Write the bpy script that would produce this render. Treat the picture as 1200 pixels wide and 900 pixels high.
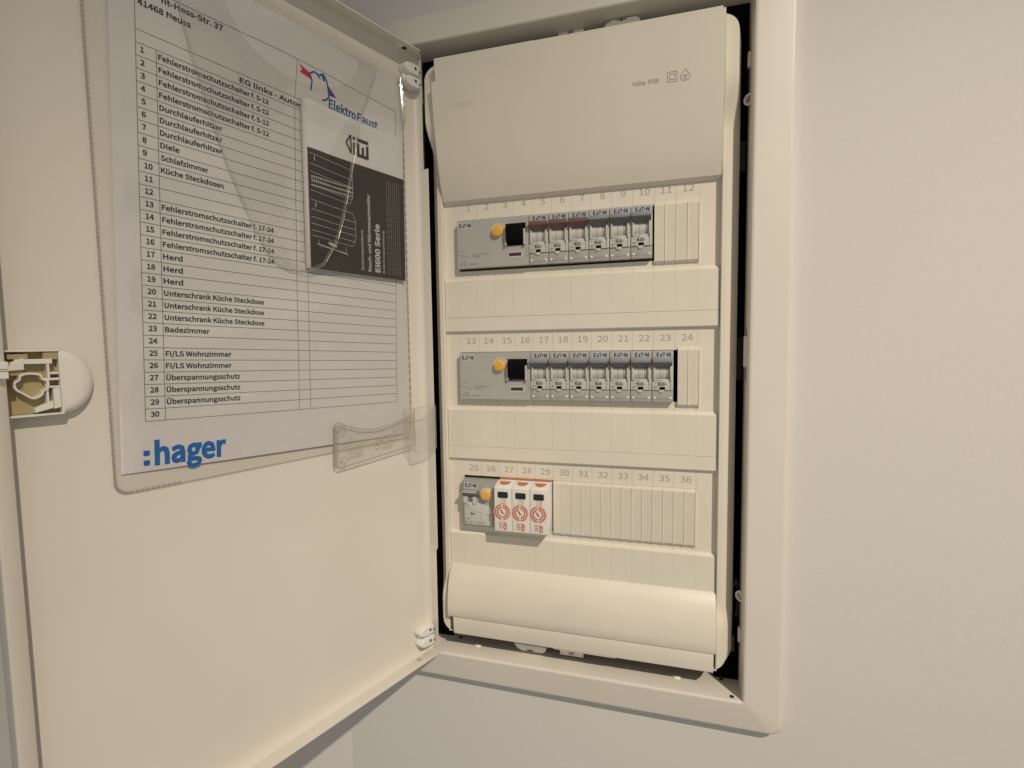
import bpy, bmesh, math, random
from math import sin, cos, pi, radians
from mathutils import Matrix, Vector, Euler
random.seed(7)
for o in list(bpy.data.objects): bpy.data.objects.remove(o, do_unlink=True)
SC = bpy.context.scene
COL = SC.collection
MM = 0.001

# ------------------------------------------------------------------ camera, light, exposure
# everything is measured in mm in "panel axes": X right along the wall, Y up, Z out of the wall
def B(x, y, z): return Vector((x*MM, -z*MM, y*MM))
cam = bpy.data.cameras.new('camera'); camo = bpy.data.objects.new('camera', cam); COL.objects.link(camo)
cam.sensor_fit = 'HORIZONTAL'; cam.sensor_width = 36.0; cam.lens = 620/1200*36
cam.clip_start = 0.01; cam.clip_end = 60
rv = Vector((0.074722, -0.292765, 0.003607))
Rp = Matrix.Rotation(rv.length, 3, rv.normalized())          # rows = camera axes in panel axes
axes = [B(*Rp[i])/MM for i in range(3)]
camo.matrix_world = Matrix.Translation(B(197.06, -104.92, 484.05)) @ Matrix((axes[0], axes[1], axes[2])).transposed().to_4x4()
SC.camera = camo
SC.render.resolution_x = 1024; SC.render.resolution_y = 768

world = bpy.data.worlds.new('World'); SC.world = world; world.use_nodes = True
bgn = world.node_tree.nodes['Background']
bgn.inputs[0].default_value = (1.0, 0.92, 0.82, 1); bgn.inputs[1].default_value = 0.188

sp = bpy.data.lights.new('ceiling_spot', 'SPOT'); spo = bpy.data.objects.new('ceiling_spot', sp); COL.objects.link(spo)
sp.energy = 168; sp.color = (1.0, 0.877, 0.72); sp.spot_size = radians(36.5); sp.spot_blend = 1.0; sp.shadow_soft_size = 0.022
spo.location = B(1300, 1274, 1387); spo.rotation_euler = B(-0.456, -0.705, -0.543).to_track_quat('-Z', 'Y').to_euler()
ar = bpy.data.lights.new('room_bounce', 'AREA'); aro = bpy.data.objects.new('room_bounce', ar); COL.objects.link(aro)
ar.shape = 'RECTANGLE'; ar.size = 2.6; ar.size_y = 2.2; ar.energy = 7.2; ar.color = (1.0, 0.91, 0.80)
aro.location = B(700, -300, 2600)
aro.rotation_euler = (B(60, -120, 0) - aro.location).to_track_quat('-Z', 'Y').to_euler()
SC.view_settings.view_transform = 'Standard'; SC.view_settings.look = 'None'
SC.view_settings.exposure = 0.03; SC.view_settings.gamma = 1.0
SC.render.engine = 'CYCLES'; SC.cycles.transparent_max_bounces = 48

# ------------------------------------------------------------------ materials
def mat(name, rgb, rough=0.45, noise=0.03, nscale=60, bump=0.0, bscale=900, spec=0.5, coat=0.0, metal=0.0, bdist=0.0002):
    m = bpy.data.materials.new(name); m.use_nodes = True
    nt = m.node_tree; b = nt.nodes['Principled BSDF']
    b.inputs['Roughness'].default_value = rough; b.inputs['Specular IOR Level'].default_value = spec
    b.inputs['Metallic'].default_value = metal
    if coat: b.inputs['Coat Weight'].default_value = coat; b.inputs['Coat Roughness'].default_value = 0.08
    tc = nt.nodes.new('ShaderNodeTexCoord')
    if noise:
        n = nt.nodes.new('ShaderNodeTexNoise'); n.inputs['Scale'].default_value = nscale; n.inputs['Detail'].default_value = 5
        r = nt.nodes.new('ShaderNodeMapRange')
        r.inputs[1].default_value = .3; r.inputs[2].default_value = .7
        r.inputs[3].default_value = 1-noise; r.inputs[4].default_value = 1+noise
        mx = nt.nodes.new('ShaderNodeVectorMath'); mx.operation = 'SCALE'
        mx.inputs[0].default_value = rgb
        nt.links.new(tc.outputs['Object'], n.inputs['Vector']); nt.links.new(n.outputs[0], r.inputs[0])
        nt.links.new(r.outputs[0], mx.inputs['Scale']); nt.links.new(mx.outputs[0], b.inputs['Base Color'])
    else:
        b.inputs['Base Color'].default_value = (*rgb, 1)
    if bump:
        n2 = nt.nodes.new('ShaderNodeTexNoise'); n2.inputs['Scale'].default_value = bscale; n2.inputs['Detail'].default_value = 5
        bp = nt.nodes.new('ShaderNodeBump'); bp.inputs['Strength'].default_value = bump; bp.inputs['Distance'].default_value = bdist
        nt.links.new(tc.outputs['Object'], n2.inputs['Vector']); nt.links.new(n2.outputs[0], bp.inputs['Height'])
        nt.links.new(bp.outputs[0], b.inputs['Normal'])
    return m

def clear_mat(name, tint, gloss_rough, base_gloss, milky=0.0):
    m = bpy.data.materials.new(name); m.use_nodes = True; nt = m.node_tree
    nt.nodes.remove(nt.nodes['Principled BSDF']); out = nt.nodes['Material Output']
    tr = nt.nodes.new('ShaderNodeBsdfTransparent'); tr.inputs[0].default_value = (*tint, 1)
    gl = nt.nodes.new('ShaderNodeBsdfGlossy'); gl.inputs['Roughness'].default_value = gloss_rough
    lw = nt.nodes.new('ShaderNodeLayerWeight'); lw.inputs[0].default_value = 0.35
    ma = nt.nodes.new('ShaderNodeMath'); ma.operation = 'MULTIPLY_ADD'
    ma.inputs[1].default_value = 0.16; ma.inputs[2].default_value = base_gloss
    mix = nt.nodes.new('ShaderNodeMixShader')
    nt.links.new(lw.outputs['Fresnel'], ma.inputs[0]); nt.links.new(ma.outputs[0], mix.inputs[0])
    nt.links.new(tr.outputs[0], mix.inputs[1]); nt.links.new(gl.outputs[0], mix.inputs[2])
    last = mix
    if milky:
        df = nt.nodes.new('ShaderNodeBsdfDiffuse'); df.inputs[0].default_value = (.8, .79, .76, 1)
        m2 = nt.nodes.new('ShaderNodeMixShader'); m2.inputs[0].default_value = milky
        nt.links.new(mix.outputs[0], m2.inputs[1]); nt.links.new(df.outputs[0], m2.inputs[2]); last = m2
    nt.links.new(last.outputs[0], out.inputs[0])
    return m

M = dict(
    wall=mat('wall_paint', (.70, .68, .655), .8, .02, 3, .30, 170, .2, bdist=.0006),
    paint=mat('door_paint', (.71, .678, .612), .36, .025, 9, .12, 600, .45, coat=.3, bdist=.0001),
    frame=mat('frame_paint', (.725, .69, .625), .38, .02, 12, .12, 700, .5, bdist=.0001),
    cover=mat('cover_plastic', (.76, .725, .63), .42, .02, 25, .12, 2500, .45, bdist=.00008),
    cover_tint=mat('blank_plastic', (.70, .665, .57), .45, .03, 60, .12, 2500, .4, bdist=.00008),
    numprint=mat('number_print', (.40, .39, .36), .6, 0),
    emboss_shade=mat('emboss_shade_tint', (.70, .665, .575), .5, 0),
    faint=mat('faint_print', (.27, .26, .24), .6, 0),
    dark=mat('box_interior_shade', (.035, .032, .03), .7, .2, 30),  # near-black stands in for shade; the box itself is grey plastic
    gapgrey=mat('dark_grey_bracket', (.13, .125, .115), .5, .05, 60),  # plain dark grey for the bracket blocks
    capgrey=mat('toggle_front', (.28, .30, .325), .4, .02, 80),
    ribbon=clear_mat('film_fold', (.96, .957, .953), .15, .02, .09),
    glint_edge=clear_mat('film_glint_edge', (.96, .955, .95), .07, .22),
    grey=mat('grey_plastic', (.445, .445, .42), .42, .02, 80, .1, 3000, .45, bdist=.00005),
    grey2=mat('lower_grey_plastic', (.395, .393, .372), .45, .02, 80, .1, 3000, .4, bdist=.00005),
    label=mat('label_plastic', (.57, .567, .54), .45, .02, 80),
    barrel=mat('barrel_plastic', (.60, .595, .565), .4, .03, 80),
    bluegrey=mat('bluegrey_plastic', (.48, .51, .53), .4, .02, 80),
    toggle=mat('grey_toggle', (.15, .158, .162), .42, .03, 80),
    redtoggle=mat('redbrown_toggle', (.18, .10, .093), .42, .04, 80),
    black=mat('black_plastic', (.002, .002, .0022), .7, 0, spec=.12),
    brownslot=mat('brown_indicator', (.09, .025, .02), .4, 0),
    yellow=mat('yellow_button', (.78, .43, .06), .4, .04, 90),
    yellow2=mat('yellow_rim', (.80, .55, .22), .4, .02, 90),
    ink=mat('dark_ink', (.035, .035, .04), .6, 0),
    ink2=mat('soft_ink', (.14, .14, .14), .6, 0),
    blueink=mat('navy_ink', (.006, .018, .07), .5, 0),
    white=mat('white_plastic', (.80, .785, .74), .38, .02, 60),
    orange=mat('orange_plastic', (.50, .17, .085), .45, .03, 60),
    redink=mat('red_ink', (.46, .06, .035), .55, 0),
    pinkink=mat('pale_red_ink', (.80, .52, .44), .55, 0),
    screen=mat('dark_window', (.018, .028, .024), .22, 0),
    paper=mat('paper', (.67, .655, .652), .8, .015, 150, .08, 1500, .2),
    pblack=mat('black_print', (.02, .02, .02), .7, 0),
    pline=mat('line_print', (.16, .155, .15), .7, 0),
    hblue=mat('blue_print', (.012, .14, .45), .6, 0),
    eblue=mat('logo_blue', (.01, .11, .30), .6, 0),
    ered=mat('logo_red', (.55, .03, .07), .6, 0),
    eviol=mat('logo_violet', (.14, .05, .22), .6, 0),
    bookdark=mat('booklet_charcoal', (.052, .047, .044), .5, .05, 60),
    bookwhite=mat('booklet_white', (.70, .69, .69), .5, .01, 60),
    bookink=mat('booklet_pale_ink', (.55, .54, .52), .6, 0),
    bookink2=mat('booklet_dim_ink', (.24, .23, .22), .6, 0),
    film=clear_mat('clear_film', (.965, .962, .958), .22, .0),
    seam=clear_mat('film_seam', (.90, .89, .87), .16, .12, .12),
    clip=clear_mat('clear_plastic', (.992, .99, .985), .10, .015, .03),
    clipedge=clear_mat('clear_plastic_edge', (.86, .84, .80), .14, .16, .12),
    lockw=mat('lock_plastic', (.78, .76, .70), .35, .02, 60),
    locky=mat('lock_yellowed_plastic', (.42, .34, .175), .4, .05, 90),
    steel=mat('zinc_steel', (.42, .41, .39), .35, .05, 90, metal=.8),
    hole=mat('dark_hole', (.02, .018, .016), .8, 0),
)

# ------------------------------------------------------------------ mesh builder (mm, panel-like axes)
class MB:
    def __init__(s): s.v = []; s.f = []; s.m = []
    def add(s, vs, fs, mi=0):
        o = len(s.v); s.v += vs; s.f += [[i+o for i in f] for f in fs]; s.m += [mi]*len(fs); return s
    def box(s, x0, x1, y0, y1, z0, z1, mi=0):
        v = [(x, y, z) for z in (z0, z1) for y in (y0, y1) for x in (x0, x1)]
        return s.add(v, [[0,2,3,1],[4,5,7,6],[0,1,5,4],[2,6,7,3],[0,4,6,2],[1,3,7,5]], mi)
    def ext(s, poly, a0, a1, axis, mi=0):
        """extrude a closed 2D polygon along an axis. axis 'x': poly=(y,z); 'y': poly=(x,z); 'z': poly=(x,y)"""
        def P(p, a): return {'x': (a, p[0], p[1]), 'y': (p[0], a, p[1]), 'z': (p[0], p[1], a)}[axis]
        n = len(poly); v = [P(p, a0) for p in poly]+[P(p, a1) for p in poly]
        f = [[i, (i+1) % n, n+(i+1) % n, n+i] for i in range(n)]+[list(range(n))[::-1], list(range(n, 2*n))]
        return s.add(v, f, mi)
    def cyl(s, cx, cy, r, z0, z1, n=24, r2=None, mi=0, sy=1):
        r2 = r if r2 is None else r2
        v = [(cx+r*cos(2*pi*i/n), cy+sy*r*sin(2*pi*i/n), z0) for i in range(n)]+[(cx+r2*cos(2*pi*i/n), cy+sy*r2*sin(2*pi*i/n), z1) for i in range(n)]
        return s.add(v, [[i, (i+1) % n, n+(i+1) % n, n+i] for i in range(n)]+[list(range(n))[::-1], list(range(n, 2*n))], mi)
    def ring(s, cx, cy, r, ri, z0, z1, a0=0, a1=2*pi, n=24, mi=0):
        full = abs(a1-a0-2*pi) < 1e-6; k = n if full else n+1
        v = []
        for i in range(k):
            a = a0+(a1-a0)*i/n; c, d = cos(a), sin(a)
            v += [(cx+ri*c, cy+ri*d, z0), (cx+r*c, cy+r*d, z0), (cx+r*c, cy+r*d, z1), (cx+ri*c, cy+ri*d, z1)]
        f = []
        for i in range(n):
            a, b = 4*i, 4*((i+1) % k)
            f += [[a+j, a+(j+1) % 4, b+(j+1) % 4, b+j] for j in range(4)]
        if not full: f += [[0,1,2,3], [4*n+3,4*n+2,4*n+1,4*n]]
        return s.add(v, f, mi)
    def grid(s, nx, ny, fn, mi=0, thick=None):
        v = [fn(i/nx, j/ny) for j in range(ny+1) for i in range(nx+1)]
        w = nx+1; f = [[j*w+i, j*w+i+1, (j+1)*w+i+1, (j+1)*w+i] for j in range(ny) for i in range(nx)]
        if thick:
            o = len(v); v = v+[(x, y, z-thick) for x, y, z in v]
            f += [[o+a for a in q[::-1]] for q in f]
            b = [i for i in range(w)]+[j*w+nx for j in range(1, ny+1)]+[ny*w+i for i in range(nx-1, -1, -1)]+[j*w for j in range(ny-1, 0, -1)]
            f += [[b[i], b[i-1], o+b[i-1], o+b[i]] for i in range(len(b))]
        return s.add(v, f, mi)
    def tube(s, pts, r, n=8, mi=0, closed=False):
        P = [Vector(p) for p in pts]; v = []; k = len(P)
        for i, p in enumerate(P):
            a = P[(i-1) % k] if (closed or i) else p; b = P[(i+1) % k] if (closed or i < k-1) else p
            t = (b-a).normalized(); up = Vector((0, 0, 1)) if abs(t.z) < .9 else Vector((1, 0, 0))
            x = t.cross(up).normalized(); y = x.cross(t)
            v += [tuple(p+x*r*cos(2*pi*j/n)+y*r*sin(2*pi*j/n)) for j in range(n)]
        f = []
        for i in range(k if closed else k-1):
            a, b = i*n, ((i+1) % k)*n
            f += [[a+j, a+(j+1) % n, b+(j+1) % n, b+j] for j in range(n)]
        if not closed: f += [list(range(n))[::-1], list(range((k-1)*n, k*n))]
        return s.add(v, f, mi)
    def build(s, name, mats, parent=None, bevel=0, seg=2, smooth=35, loc=None, warp=None, kind=None, label=None):
        me = bpy.data.meshes.new(name)
        vs = [warp(*p) for p in s.v] if warp else s.v
        me.from_pydata([B(*p) for p in vs], [], s.f)
        if not isinstance(mats, (list, tuple)): mats = [mats]
        for m in mats: me.materials.append(m)
        me.polygons.foreach_set('material_index', s.m)
        bm = bmesh.new(); bm.from_mesh(me)
        bmesh.ops.recalc_face_normals(bm, faces=bm.faces)
        if bevel:
            ed = [e for e in bm.edges if len(e.link_faces) == 2 and e.calc_face_angle(0) > radians(30)]
            bmesh.ops.bevel(bm, geom=ed, offset=bevel*MM, segments=seg, affect='EDGES', profile=.6, clamp_overlap=True)
        bm.to_mesh(me); bm.free()
        if smooth:
            me.polygons.foreach_set('use_smooth', [True]*len(me.polygons)); me.set_sharp_from_angle(angle=radians(smooth))
        return link(name, me, parent, loc, kind, label)

def link(name, me, parent=None, loc=None, kind=None, label=None):
    o = bpy.data.objects.new(name, me); COL.objects.link(o)
    if loc: o.location = B(*loc)
    if parent: o.parent = parent
    if kind: o['kind'] = kind
    if label: o['label'] = label
    return o
def thing(name, label, cat, loc=(0, 0, 0), group=None, rot=None):
    o = bpy.data.objects.new(name, None); COL.objects.link(o); o.empty_display_size = .01
    o.location = B(*loc); o['label'] = label; o['category'] = cat
    if rot is not None: o.rotation_euler = (0, 0, rot)
    if group: o['group'] = group
    return o
def dup(root, loc, label):
    r = root.copy(); COL.objects.link(r); r.location = B(*loc); r['label'] = label
    for ch in list(root.children):
        c = ch.copy(); COL.objects.link(c); c.parent = r
        for g in list(ch.children):
            d = g.copy(); COL.objects.link(d); d.parent = c
    return r

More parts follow.
